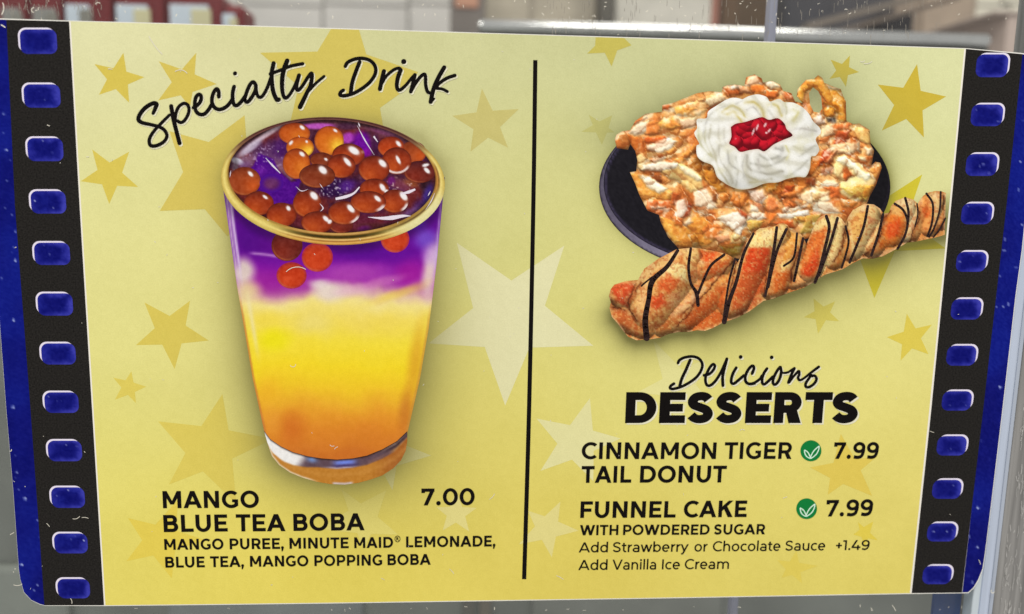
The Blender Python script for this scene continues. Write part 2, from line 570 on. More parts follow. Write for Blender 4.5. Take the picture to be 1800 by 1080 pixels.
STARS = [
    ([(166, 113), (217, 93), (254, 136), (227, 181), (174, 167)], (213, 191, 78)),
    ([(279, 108), (345, 93), (381, 148), (334, 189), (278, 177)], (212, 190, 84)),
    ([(162, 263), (227, 267), (243, 329), (192, 359), (142, 319)], (216, 195, 82)),
    ([(254, 532), (334, 529), (367, 599), (307, 649), (239, 607)], (217, 197, 88)),
    ([(199, 664), (231, 653), (257, 680), (239, 709), (202, 703)], (222, 203, 92)),
    ([(278, 741), (391, 693), (480, 772), (415, 885), (297, 852)], (222, 203, 94)),
    ([(225, 911), (312, 880), (362, 950), (302, 1017), (222, 987)], (229, 206, 84)),
    ([(847, 156), (912, 192), (893, 260), (827, 267), (795, 204)], (200, 189, 116)),
    ([(1035, 202), (1076, 203), (1080, 233), (1058, 255), (1022, 232)], (199, 194, 118)),
    ([(803, 427), (992, 432), (1043, 608), (888, 713), (753, 604)], (228, 224, 180)),
    ([(943, 736), (1037, 700), (1091, 771), (1043, 846), (950, 828)], (227, 222, 165)),
    ([(985, 882), (1017, 933), (970, 980), (912, 957), (928, 898)], (227, 216, 142)),
    ([(838, 893), (825, 935), (778, 933), (767, 892), (802, 862)], (229, 218, 142)),
    ([(1460, 105), (1494, 98), (1510, 127), (1487, 153), (1458, 139)], (205, 184, 70)),
    ([(1612, 113), (1663, 170), (1624, 242), (1550, 230), (1543, 149)], (205, 178, 54)),
    ([(1621, 307), (1662, 437), (1537, 524), (1432, 440), (1470, 312)], (212, 196, 48)),
    ([(1430, 525), (1468, 530), (1475, 565), (1438, 587), (1413, 558)], (219, 205, 96)),
    ([(1594, 552), (1638, 571), (1632, 623), (1583, 634), (1559, 593)], (223, 202, 80)),
    ([(1478, 763), (1541, 803), (1533, 872), (1455, 870), (1424, 822)], (225, 200, 88)),
    ([(1535, 917), (1543, 950), (1520, 962), (1500, 940), (1508, 918)], (227, 205, 78)),
    ([(1400, 968), (1438, 995), (1410, 1026), (1374, 1016), (1366, 985)], (225, 205, 92)),
    ([(758, 801), (690, 862), (612, 840), (640, 760), (705, 745)], (226, 220, 160)),
    ([(1148, 598), (1238, 632), (1242, 700), (1190, 752), (1120, 690)], (230, 224, 154)),
    ([(679, 862), (700, 940), (640, 965), (560, 930), (600, 860)], (231, 218, 122)),
]
for i, (t, rgb) in enumerate(STARS):
    print_grid('star', star_poly(t), 6.0, blend_in(rgb, 0.92), (0.10 + 0.003 * i) * MM, sign)
print_grid('star', [(457, 93), (558, 91), (582, 51.3), (631, 52.6), (644, 96), (735, 127), (703, 165), (668, 190), (680, 262), (600, 228), (503, 246), (525, 152)], 6.0, blend_in((209, 191, 92), 0.95), 0.18 * MM, sign)
print_grid('star', [(298, 231), (367, 250), (430, 203), (434, 260), (500, 300), (400, 416), (360, 368), (281, 371), (322, 303)], 6.0, blend_in((214, 194, 94), 0.95), 0.183 * MM, sign)
print_grid('star', [(1047, 65.8), (1097, 67.2), (1110, 80), (1085, 89), (1075, 117), (1063, 93), (1032, 94.5), (1046, 81)], 6.0, blend_in((199, 186, 88), 0.95), 0.186 * MM, sign)

# ---- film strips
def rounded(x0, y0, x1, y1, r, shear):
    out = []
    for cx, cy, a0 in ((x1 - r, y0 + r, -90), (x1 - r, y1 - r, 0), (x0 + r, y1 - r, 90), (x0 + r, y0 + r, 180)):
        for j in range(7):
            a = math.radians(a0 + 15 * j)
            px, py = cx + r * math.cos(a), cy + r * math.sin(a)
            out.append((px + shear * (py - (y0 + y1) / 2) / (y1 - y0), py))
    return out


def night(cx, cy, rx, ry, seed, specks):
    rr = random.Random(seed)
    pts = [(cx + rr.uniform(-.8, .8) * rx, cy + rr.uniform(-.8, .8) * ry, rr.uniform(0.9, 2.2), rr.uniform(.3, .9)) for _ in range(specks)]

    def fn(x, y):
        e = np.maximum(np.abs(x - cx) / rx, np.abs(y - cy) / ry)
        c = mix(np.full(x.shape + (3,), (7.0, 11.0, 108.0)), (58, 60, 170), sstep(0.45, 1.05, e + 0.5 * (fbm(x, y, 16, seed) - 0.5)) * (0.55 + 0.45 * sstep(-1, 1, (x - cx) / rx)))
        c = mix(c, (30, 46, 160), 0.2 * sstep(0.5, 0.8, fbm(x, y, 24, seed + 3)))
        c = c + ((vnoise(x, y, 3.0, seed + 1) - 0.5) * 18)[..., None]
        for px, py, r, o in pts:
            c = dab(c, x, y, px, py, r, r, (190, 200, 240), o, 0.9)
        return c
    return fn


def border_night(seed, pts):
    def fn(x, y):
        c = mix(np.full(x.shape + (3,), (5.0, 10.0, 106.0)), (14, 34, 146), 0.6 * sstep(0.42, 0.78, fbm(x, y, 130, seed)))
        c = mix(c, (10, 18, 122), 0.4 * sstep(0.5, 0.8, fbm(x, y, 30, seed + 5)))
        c = c + ((vnoise(x, y, 3.0, seed + 1) - 0.5) * 16)[..., None]
        for px, py, r, o in pts:
            c = dab(c, x, y, px, py, r, r, (185, 200, 245), o, 0.9)
        return c
    return fn


HOLES_L = [(32, 49, 100, 95), (38.5, 145.5, 106, 189.5), (45, 240, 111, 283.5), (51, 333, 116, 375.7), (57, 424, 123, 466), (63, 513, 128, 555), (69.5, 601, 133, 641),
           (75, 687, 138, 726), (81, 772, 144, 811), (87, 854, 149, 893), (92, 935, 154, 973), (98, 1015, 158, 1052)]
HOLES_R = [(1716, 93, 1775, 136), (1707, 181, 1766, 222), (1698, 268, 1756, 309.5), (1690, 355, 1747, 394.5), (1681, 440, 1737, 478), (1672, 523, 1728, 562), (1664, 605, 1719, 643),
           (1656, 685, 1711, 722), (1647, 764, 1702, 801), (1639, 841, 1693, 877), (1630, 917, 1684, 952), (1622, 992, 1676, 1027)]
FILM_L = [(11, 35), (121.5, 38), (140, 360), (162, 720), (183, 1064.3), (78, 1064.4), (53.5, 720), (26, 360)]
FILM_R = [(1698, 86.3), (1797.5, 95.5), (1769.5, 360), (1728.5, 720), (1691, 1042), (1602.5, 1043), (1637, 720), (1673, 350)]
specks_l = [(7, 200, 2.2, .8), (5, 233, 1.6, .8), (11, 264, 2.4, .9), (18, 283, 1.3, .6), (13, 318, 2, .5), (28, 407, 2.2, .8), (25, 436, 1.8, .8), (27, 458, 2.6, .9), (22, 443, 1.4, .7),
            (2, 490, 2, .7), (24, 563, 2.8, .9), (23, 716, 3, .9), (27, 800, 1.2, .6), (29, 830, 2.2, .9), (28, 841, 1.6, .6), (33, 862, 1.4, .7), (44, 877, 2.9, 1), (66, 914, 1.6, .8), (68, 944, 1.5, .6),
            (53, 958, 1.3, .6), (38, 993, 2.7, 1), (66, 1028, 1.8, .8), (60, 1037, 1.6, .8), (20, 378, 1.5, .7), (8, 366, 1.5, .6)]
specks_r = [(1766, 421, 2.2, .8), (1765, 441, 2.4, .8), (1786, 470, 2, .7), (1776, 466, 1.4, .6), (1773, 535, 2.4, .9), (1764, 539, 2, .7), (1752, 539, 1.5, .6), (1750, 525, 1.4, .7), (1758, 486, 1.5, .6),
            (1758, 681, 3, .9), (1734, 628, 1.3, .6), (1740, 808, 1.4, .6), (1720, 877, 1.7, .9), (1719, 893, 2.8, .9), (1704, 943, 2.2, .9), (1718, 962, 2.6, .8), (1702, 1012, 1.9, .9), (1709, 1024, 2.6, .7),
            (1798, 213, 1.6, .7), (1793, 284, 1.8, .8), (1790, 334, 2.2, .8), (1797, 395, 2, .7), (1725, 775, 2.5, .3), (1748, 1000, 1, .3)]
print_grid('blue_border', BORDER_L, 3.0, border_night(21, specks_l), 0.055 * MM, sign)
print_grid('blue_border', BORDER_R, 3.0, border_night(33, specks_r), 0.055 * MM, sign)
for side, FP, HOLES, sh in (('l', FILM_L, HOLES_L, 2.6), ('r', FILM_R, HOLES_R, -4.2)):
    strip = flat('film_strip', FP, 0.08 * MM, FILM, sign)
    line = Ink(0.09 * MM)
    if side == 'l':
        line.stroke([(123, 38.5), (141.2, 360), (163.2, 720), (184.2, 1064)], 2.6, 4, True, False)
    else:
        line.stroke([(1696.3, 87), (1671.3, 350), (1635, 720), (1600.8, 1042.6)], 3.0, 4, True, False)
    line.build('edge_line', EDGE_WHITE, strip)
    for j, (x0, y0, x1, y1) in enumerate(HOLES):
        if side == 'l':
            flat('hole_highlight', rounded(x0, y0, x1 - 3, y1 - 3, 13.5, sh), 0.085 * MM, LILAC, strip)
            hx0, hy0, hx1, hy1 = x0 + 3.3, y0 + 2.9, x1, y1
        else:
            flat('hole_highlight', rounded(x0 + 3, y0, x1, y1 - 3, 13, sh), 0.085 * MM, LILAC, strip)
            hx0, hy0, hx1, hy1 = x0, y0 + 2.8, x1 - 3.3, y1
        print_grid('sprocket_hole', rounded(hx0, hy0, hx1, hy1, 12, sh), 2.5,
                   night((hx0 + hx1) / 2, (hy0 + hy1) / 2, (hx1 - hx0) / 2, (hy1 - hy0) / 2, 40 + j + (50 if side == 'r' else 0), (0, 2, 3, 3, 2, 0, 0, 3, 2, 2, 4, 0)[j]), 0.09 * MM, strip)

# ---- divider
div = Ink(0.2 * MM)
div.stroke([(941, 106), (937.5, 360), (930, 720), (921.3, 1018.5)], 7.6, 4, True, False)
div.build('divider_line', INK, sign)

# ------------------------------------------------------------------ printed drink
Z_D = 0.24 * MM


def drink_body(x, y):
    wx = (fbm(x, y, 60, 2) - 0.5) * 2
    wy = (fbm(x, y, 45, 4) - 0.5) * 2
    Y = y + 14 * wy
    stops = [(395, (92, 8, 140)), (440, (104, 8, 150)), (470, (130, 18, 160)), (490, (158, 45, 165)), (505, (188, 110, 165)), (520, (224, 190, 165)), (535, (240, 222, 138)), (560, (240, 218, 92)), (600, (242, 220, 62)),
             (640, (243, 215, 40)), (680, (240, 198, 40)), (710, (234, 174, 44)), (735, (228, 152, 42)), (760, (220, 134, 40)), (800, (203, 112, 38))]
    ys = [s[0] for s in stops]
    c = np.stack([np.interp(Y, ys, [s[1][k] for s in stops]) for k in range(3)], -1)
    c = dab(c, x, y, 440, 420, 36, 38, (78, 4, 128), 0.8, 0.8)
    c = dab(c, x, y, 480, 430, 40, 22, (88, 6, 130), 0.7, 0.8)
    c = dab(c, x, y, 640, 440, 70, 24, (84, 4, 140), 0.75, 0.8)
    c = dab(c, x, y, 700, 440, 40, 26, (100, 8, 150), 0.5, 0.8)
    c = dab(c, x, y, 480, 500, 44, 30, (150, 24, 150), 0.75, 0.9)
    c = dab(c, x + 8 * wx, y + 6 * wy, 526, 506, 36, 22, (156, 36, 156), 0.8, 0.9)
    c = dab(c, x + 10 * wx, y, 620, 478, 80, 20, (176, 70, 175), 0.75, 0.8)
    c = dab(c, x + 10 * wx, y, 720, 480, 32, 26, (160, 20, 150), 0.7, 0.8, -18)
    c = dab(c, x + 6 * wx, y + 6 * wy, 584, 514, 38, 22, (228, 212, 200), 0.95, 0.7)
    c = dab(c, x + 6 * wx, y + 6 * wy, 625, 512, 40, 14, (222, 176, 196), 0.7, 0.8, -8)
    c = dab(c, x + 6 * wx, y + 6 * wy, 562, 500, 22, 12, (232, 222, 214), 0.7, 0.8)
    c = dab(c, x + 6 * wx, y + 4 * wy, 672, 494, 46, 10, (205, 120, 185), 0.6, 0.8, -14)
    c = dab(c, x + 6 * wx, y + 5 * wy, 428, 478, 24, 30, (226, 216, 196), 0.9, 0.7)
    c = dab(c, x, y, 436, 510, 26, 18, (236, 222, 150), 0.7, 0.8)
    c = dab(c, x + 6 * wx, y + 5 * wy, 757, 470, 15, 60, (236, 222, 200), 0.85, 0.8, 10)
    c = dab(c, x, y, 748, 420, 24, 22, (120, 84, 205), 0.8, 0.8, -20)
    c = dab(c, x, y, 757, 448, 18, 22, (200, 160, 220), 0.7, 0.8, 10)
    c = dab(c, x, y, 735, 392, 16, 16, (98, 40, 190), 0.7, 0.8)
    c = dab(c, x + 8 * wx, y + 5 * wy, 700, 516, 60, 10, (240, 214, 70), 0.55, 0.8, -20)
    c = dab(c, x + 8 * wx, y + 8 * wy, 478, 596, 34, 26, (238, 226, 24), 0.9, 0.8)
    c = dab(c, x, y, 470, 560, 34, 16, (240, 216, 70), 0.6, 0.8)
    c = dab(c, x + 10 * wx, y + 10 * wy, 550, 570, 44, 26, (234, 216, 126), 0.7, 0.8)
    c = dab(c, x + 10 * wx, y + 10 * wy, 660, 568, 70, 24, (236, 210, 96), 0.4, 0.8)
    c = dab(c, x, y, 470, 690, 26, 26, (238, 178, 40), 0.6, 0.9)
    c = dab(c, x, y, 512, 752, 30, 34, (206, 106, 34), 0.7, 0.9)
    c = dab(c, x, y, 480, 745, 20, 30, (228, 150, 52), 0.6, 0.9)
    c = dab(c, x, y, 730, 640, 16, 80, (214, 150, 40), 0.65, 0.9, 8)
    c = dab(c, x, y, 712, 725, 14, 46, (196, 116, 40), 0.7, 0.9, 6)
    # left wall of the glass: pale lilac streaks above, orange line below
    ex = np.interp(y, [330, 400, 511, 667, 756], [394, 402, 418, 444.5, 464])
    t = x - ex
    c = mix(c, (150, 96, 180), 0.8 * (1 - sstep(9, 15, t)) * (1 - sstep(455, 480, y)))
    c = mix(c, (222, 200, 232), 0.85 * np.exp(-((t - 9) / 2.2) ** 2) * (1 - sstep(450, 520, y)))
    c = mix(c, (214, 190, 210), 0.7 * np.exp(-((t - 3) / 1.6) ** 2) * (1 - sstep(470, 560, y)))
    c = mix(c, (238, 226, 170), 0.7 * np.exp(-((t - 16) / 4) ** 2) * sstep(500, 540, y) * (1 - sstep(580, 650, y)))
    c = mix(c, (196, 120, 60), 0.8 * (1 - sstep(1.5, 5, t)) * sstep(500, 560, y))
    ex = np.interp(y, [345, 400, 467, 578, 667, 762], [779, 773.5, 767, 753.5, 738, 716])
    t = ex - x
    c = mix(c, (196, 140, 60), 0.7 * (1 - sstep(1.5, 6, t)) * sstep(520, 580, y))
    c = mix(c, (206, 180, 226), 0.6 * np.exp(-((t - 2.5) / 2) ** 2) * (1 - sstep(450, 520, y)))
    # white caustic line at the left
    c = mix(c, (206, 160, 214), 0.7 * np.exp(-((y - (446 + 0.0016 * (x - 458) ** 2 + 0.1 * (x - 450))) / 2.6) ** 2) * sstep(432, 450, x) * (1 - sstep(482, 494, x)))
    # shade of the rim on the liquid
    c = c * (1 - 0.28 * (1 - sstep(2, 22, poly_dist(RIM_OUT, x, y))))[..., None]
    return c + ((fbm(x, y, 7, 8, 2) - 0.5) * 8)[..., None]


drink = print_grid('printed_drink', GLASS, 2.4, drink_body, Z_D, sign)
drink['label'] = 'printed glass of purple and yellow layered boba drink'

# thick base of the glass
BASE = [(464, 757), (475, 772), (494, 785), (515, 795), (540, 802), (565, 806), (592, 808), (620, 806), (645, 801), (672, 790), (697, 776), (716, 758), (716, 775), (713, 793), (705, 809), (692, 823), (672, 836), (652, 843), (630, 849),
        (606, 852), (580, 851), (556, 847), (532, 840), (510, 831), (491, 818), (478, 802), (471, 782)]
_arc = lambda x, d: np.interp(x, [464, 475, 494, 515, 540, 565, 592, 620, 645, 672, 697, 716], [757, 772, 785, 795, 802, 806, 808, 806, 801, 790, 776, 758]) + d


def drink_base(x, y):
    d = y - _arc(x, 0)
    c = np.full(x.shape + (3,), (188.0, 124.0, 44.0))
    c = mix(c, (160, 92, 40), sstep(640, 700, x) * 0.8)
    c = mix(c, (206, 146, 70), 0.35 * np.exp(-((d - 28) / 5) ** 2))
    th = np.interp(x, [464, 480, 500, 530, 560, 600, 640, 690, 716], [10, 22, 25, 22, 17, 17, 17, 17, 12])
    band = (1 - sstep(0.86, 1.06, d / th))
    b = np.full(x.shape + (3,), (96.0, 74.0, 84.0))
    b = mix(b, (238, 236, 234), 1 - sstep(528, 548, x + 0.6 * d))
    b = mix(b, (120, 150, 205), np.exp(-((x - 548) / 9) ** 2) * (1 - sstep(4, 14, d)))
    b = mix(b, (112, 134, 226), np.exp(-((x - 606) / 20) ** 4) * np.exp(-((d - 6) / 6) ** 2))
    b = mix(b, (66, 54, 110), np.exp(-((x - 606) / 22) ** 4) * np.exp(-((d - 12) / 2.6) ** 2))
    b = mix(b, (196, 186, 205), 0.8 * np.exp(-((x - 600) / 26) ** 4) * np.exp(-((d - 15.5) / 1.8) ** 2))
    b = mix(b, (60, 44, 44), 0.8 * np.exp(-((x - 700) / 22) ** 2) * np.exp(-((d - 7) / 4) ** 2))
    b = mix(b, (196, 176, 160), 0.7 * np.exp(-((x - 690) / 18) ** 2) * np.exp(-((d - 2.5) / 1.6) ** 2))
    b = mix(b, (200, 140, 66), 0.8 * sstep(680, 700, x) * sstep(9, 13, d))
    b = mix(b, (150, 106, 90), 0.5 * np.exp(-((x - 665) / 20) ** 2) * np.exp(-((d - 13) / 3) ** 2))
    c = mix(c, b, band) if False else c * (1 - band[..., None]) + b * band[..., None]
    c = mix(c, (44, 24, 14), 0.92 * np.exp(-(d / 2.3) ** 2))
    e = -poly_dist(BASE, x, y)
    c = mix(c, (226, 214, 190), 0.75 * (1 - sstep(1, 4, e)) * (1 - sstep(540, 565, x)) * sstep(12, 22, d))
    c = mix(c, (206, 200, 214), 0.8 * (1 - sstep(1.5, 5, e)) * sstep(582, 588, x) * (1 - sstep(616, 624, x)) * sstep(30, 38, d))
    return c + ((vnoise(x, y, 4, 6) - 0.5) * 14)[..., None]


print_grid('glass_base', BASE, 1.8, drink_base, Z_D + 0.010 * MM, drink)


# boba seen through the side of the glass
def boba(cx, cy, rx, ry, style, hls=(), crescents=(), n=0.0, parent=None, ang=0, name='boba'):
    pal = {'d': ((150, 52, 22), (104, 34, 20), (184, 76, 28)), 'r': ((192, 58, 24), (168, 50, 30), (206, 70, 32)), 'o': ((190, 84, 24), (142, 54, 20), (214, 116, 34)), 'e': ((168, 58, 22), (128, 42, 20), (190, 72, 26)),
           'y': ((208, 104, 26), (176, 74, 24), (238, 180, 50)), 'b': ((126, 52, 26), (90, 32, 20), (140, 60, 34)), 'm': ((152, 64, 28), (116, 46, 22), (196, 84, 30)), 'f': ((96, 40, 96), (84, 20, 120), (104, 44, 92)), 'k': ((104, 34, 26), (70, 22, 30), (128, 42, 28))}[style]
    a = math.radians(ang)
    poly = [(cx + rx * math.cos(t) * math.cos(a) - ry * math.sin(t) * math.sin(a), cy + rx * math.cos(t) * math.sin(a) + ry * math.sin(t) * math.cos(a)) for t in np.linspace(0, 2 * np.pi, 33)[:-1]]

    def fn(x, y):
        dx, dy = x - cx, y - cy
        u, v = (dx * math.cos(a) + dy * math.sin(a)) / rx, (-dx * math.sin(a) + dy * math.cos(a)) / ry
        r = np.sqrt(u * u + v * v)
        c = np.full(x.shape + (3,), np.array(pal[0], float))
        c = mix(c, pal[1], 0.75 * sstep(-0.1, -1.0, v) + 0.2 * sstep(0.6, 1, r))
        gx, gy = (0.55, 0.35) if style in 'ym' else ((0.35, 0.3) if style == 'o' else (-0.3, 0.45))
        c = mix(c, pal[2], 0.95 * np.exp(-((u - gx) ** 2 + (v - gy) ** 2) / 0.32))
        if style == 'y':
            c = mix(c, (246, 206, 66), 0.9 * np.exp(-((u - 0.72) ** 2 + (v - 0.42) ** 2) / 0.14))
        c = mix(c, (74, 26, 18), 0.42 * sstep(0.84, 1.0, r) * (style not in 'fr'))
        if style == 'r':
            c = mix(c, (142, 26, 104), 0.5 * sstep(0.78, 1.0, r))
        c = mix(c, (206, 120, 66), 0.5 * np.exp(-((r - 0.9) / 0.06) ** 2) * sstep(0.2, 0.9, v * 0.8 - u * 0.5))
        c = c + ((fbm(x, y, 5, 3, 2) - 0.5) * 26)[..., None]
        for hx, hy, hw, hh, ha in hls:
            c = dab(c, x, y, hx, hy, hw * 1.35, hh * 1.35, (210, 190, 190), 0.5, 0.7, ha)
            c = dab(c, x, y, hx, hy, hw, hh, (240, 238, 240), 0.97, 0.35, ha)
        for a0, a1, rr, wd in crescents:
            ph = np.degrees(np.arctan2(v, u)) % 360
            c = mix(c, (232, 222, 224), 0.95 * np.exp(-(((r - rr) / wd) ** 4)) * sstep(a0, a0 + 25, ph) * (1 - sstep(a1 - 25, a1, ph)))
        if style == 'f':
            c = mix(c, (72, 6, 138), sstep(0.35, 1.0, r))
        return c
    return print_grid(name, poly, 1.6, fn, n, parent)


za = Z_D + 0.012 * MM
for i, (X, Y, rX, rY, st) in enumerate([(325, 72, 62, 62, 'k'), (445, 118, 62, 58, 'r'), (343, 190, 60, 53, 'r'), (752, 46, 57, 54, 'r')]):
    boba(360 + X / 2.249, 400 + Y / 2.25, rX / 2.249, rY / 2.25, st, (), (), za + i * 0.003 * MM, drink)

# surface of the drink inside the rim
ICE_DEEP = [(480, 280), (455, 271), (446, 292), (440, 297), (456, 334), (470, 346), (481, 360), (515, 358), (528, 318), (512, 321), (489, 300)]


def surface(x, y):
    n1, n2, n3 = fbm(x, y, 22, 12), fbm(x, y, 9, 15), fbm(x, y, 40, 18)
    c = mix(np.full(x.shape + (3,), (66.0, 24.0, 46.0)), (104, 34, 34), sstep(0.4, 0.62, n1))
    c = mix(c, (58, 14, 88), 0.55 * sstep(0.55, 0.75, n3))
    c = mix(c, (104, 62, 78), 0.5 * sstep(0.52, 0.75, n2))
    low = sstep(350, 400, y)
    c = mix(c, (104, 28, 34), 0.6 * low)
    # back rim reflections
    d = -poly_dist(RIM_IN, x, y)
    c = mix(c, (98, 54, 66), 0.8 * (1 - sstep(6, 14, d)) * (1 - sstep(250, 300, y)))
    c = mix(c, (70, 34, 40), 0.85 * (1 - sstep(2, 6, d)) * (1 - sstep(250, 300, y)))
    c = dab(c, x, y, 560, 222, 34, 6, (186, 84, 188), 0.95, 0.5, -1)
    c = dab(c, x, y, 470, 236, 44, 5, (210, 188, 200), 0.85, 0.6, -33)
    c = dab(c, x, y, 440, 260, 30, 8, (200, 188, 208), 0.9, 0.6, -36)
    c = patch(c, x, y, [(420, 280), (452, 266), (500, 276), (528, 306), (512, 318), (488, 296), (456, 270), (444, 290), (424, 296)], (140, 104, 132), 0.7, 3)
    c = dab(c, x, y, 472, 268, 34, 22, (84, 44, 104), 0.75, 0.8, -25)
    c = dab(c, x, y, 494, 262, 16, 26, (72, 20, 108), 0.7, 0.9)
    c = dab(c, x, y, 480, 290, 28, 14, (118, 76, 96), 0.6, 0.9, 30)
    c = dab(c, x, y, 418, 284, 13, 6, (206, 208, 222), 0.9, 0.4, 22)
    c = dab(c, x, y, 432, 292, 16, 10, (108, 66, 118), 0.7, 0.8)
    c = dab(c, x, y, 414, 298, 7, 26, (92, 78, 88), 0.8, 0.7)
    w = (1 - sstep(-1.5, 3, poly_dist(ICE_DEEP, x, y)))
    deep = mix(np.full(x.shape + (3,), (76.0, 5.0, 132.0)), (108, 30, 156), 0.8 * np.exp(-((x - 460) ** 2 + (y - 301) ** 2) / 60.0) + 0.25 * sstep(0.5, 0.8, n2))
    c = c * (1 - w[..., None]) + deep * w[..., None]
    c = dab(c, x, y, 526, 314, 14, 6, (64, 6, 120), 0.9, 0.5, 20)
    # magenta window at the back with its bright edge
    c = dab(c, x, y, 610, 222, 22, 8, (72, 34, 62), 0.9, 0.5)
    c = dab(c, x, y, 612, 243, 14, 11, (172, 62, 184), 0.95, 0.5, -25)
    c = dab(c, x, y, 636, 252, 18, 24, (104, 2, 150), 0.95, 0.45, -10)
    c = dab(c, x, y, 645, 268, 10, 9, (132, 10, 160), 0.8, 0.6)
    c = dab(c, x, y, 690, 238, 44, 9, (96, 50, 74), 0.8, 0.7, 18)
    c = dab(c, x, y, 672, 232, 30, 5, (150, 74, 128), 0.6, 0.8, 14)
    c = dab(c, x, y, 660, 252, 8, 22, (62, 18, 66), 0.8, 0.7)
    c = dab(c, x, y, 748, 318, 14, 34, (42, 18, 30), 0.9, 0.6, -8)
    c = dab(c, x, y, 752, 342, 10, 24, (62, 40, 134), 0.85, 0.7, 24)
    c = dab(c, x, y, 736, 362, 12, 16, (60, 26, 92), 0.8, 0.8, 40)
    c = dab(c, x, y, 722, 374, 22, 8, (120, 82, 150), 0.7, 0.8, -30)
    c = dab(c, x, y, 705, 326, 28, 12, (140, 66, 76), 0.7, 0.8, 15)
    c = dab(c, x, y, 688, 318, 8, 9, (110, 26, 118), 0.85, 0.6)
    c = dab(c, x, y, 722, 322, 16, 7, (150, 84, 40), 0.7, 0.7, 20)
    # clear ice with sparkles in the middle
    c = dab(c, x, y, 592, 330, 38, 20, (40, 10, 66), 0.9, 0.5, -14)
    c = dab(c, x, y, 610, 328, 18, 12, (86, 36, 138), 0.8, 0.7, -20)
    sp = sstep(0.70, 0.80, vnoise(x, y, 3.2, 31)) * (1 - sstep(0.5, 1.1, np.hypot((x - 580) / 38, (y - 330) / 20)))
    c = mix(c, (214, 200, 220), 0.8 * sp)
    sp = sstep(0.74, 0.86, vnoise(x, y, 3.6, 33)) * (1 - sstep(0.5, 1.1, np.hypot((x - 706) / 34, (y - 326) / 18)))
    c = mix(c, (226, 190, 190), 0.75 * sp)
    sp = sstep(0.76, 0.86, vnoise(x, y, 3.0, 35)) * (1 - sstep(0.5, 1.1, np.hypot((x - 470) / 50, (y - 275) / 24)))
    c = mix(c, (190, 160, 200), 0.6 * sp)
    c = dab(c, x, y, 600, 396, 50, 8, (96, 40, 60), 0.6, 0.8)
    c = dab(c, x, y, 606, 398, 8, 10, (84, 16, 84), 0.8, 0.7)
    c = dab(c, x, y, 660, 397, 34, 6, (74, 30, 30), 0.7, 0.7)
    c = dab(c, x, y, 640, 402, 14, 6, (96, 20, 110), 0.7, 0.7, -10)
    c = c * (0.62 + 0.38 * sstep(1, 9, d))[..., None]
    return c + ((vnoise(x, y, 2.6, 22) - 0.5) * 22)[..., None]


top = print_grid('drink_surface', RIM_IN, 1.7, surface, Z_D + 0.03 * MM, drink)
BOBAS = [
    (630, 180, 105, 72, 'o', [(685, 138, 20, 11, 40)], []),
    (1462, 314, 90, 76, 'm', [(1512, 268, 32, 12, 42)], []),
    (1310, 275, 88, 70, 'e', [(1362, 252, 24, 12, 50)], []),
    (875, 230, 98, 98, 'y', [(918, 160, 16, 8, 35)], []),
    (1510, 450, 105, 74, 'k', [(1553, 402, 24, 10, -15), (1562, 440, 26, 13, 45)], []),
    (670, 278, 92, 72, 'y', [(606, 246, 18, 9, -50), (716, 238, 9, 8, 40)], []),
    (1010, 330, 108, 76, 'd', [(1048, 300, 44, 23, 32)], [(-1 + 330, 359, .92, .1)]),
    (820, 365, 75, 50, 'b', [(852, 362, 12, 8, 30)], []),
    (1350, 372, 98, 90, 'd', [(1360, 365, 32, 11, 65)], [(15, 160, .88, .075)]),
    (960, 408, 95, 80, 'd', [(1003, 380, 38, 15, 50)], []),
    (645, 392, 92, 102, 'o', [(684, 325, 22, 13, 40)], []),
    (280, 515, 108, 95, 'm', [(322, 464, 22, 12, 45)], []),
    (470, 530, 78, 62, 'f', [], []),
    (790, 478, 120, 80, 'b', [(830, 437, 34, 22, 42)], []),
    (1190, 430, 103, 88, 'd', [(1250, 390, 34, 19, 45)], []),
    (380, 670, 100, 80, 'd', [(425, 627, 20, 9, 35)], []),
    (1192, 572, 98, 72, 'd', [(1250, 560, 30, 16, 58), (1275, 585, 14, 8, -30)], []),
    (540, 752, 100, 82, 'd', [(588, 706, 18, 13, 60)], []),
    (720, 672, 95, 92, 'd', [(768, 618, 34, 21, 48)], []),
    (960, 825, 80, 52, 'k', [], []),
    (790, 805, 106, 74, 'd', [(852, 780, 26, 14, 45), (878, 800, 16, 12, -45)], []),
    (980, 738, 106, 78, 'd', [(1027, 708, 34, 18, 48)], [(5, 75, .93, .11)]),
    (1335, 655, 92, 78, 'd', [(1398, 620, 36, 20, 52)], [(0, 70, .95, .14)]),
    (1150, 662, 118, 74, 'd', [(1215, 638, 28, 14, 42)], [(5, 70, .92, .13)]),
]
for i, (X, Y, rX, rY, st, hl, cr) in enumerate(BOBAS):
    boba(360 + X / 4, 190 + Y / 4, 1.06 * rX / 4, 1.06 * rY / 4, st, [(360 + a / 4, 190 + b / 4, c / 4, d / 4, e) for a, b, c, d, e in [(h[0], h[1], h[2] * 1.05, h[3] * 1.05, h[4]) for h in hl]], cr, Z_D + (0.04 + 0.003 * i) * MM, drink)
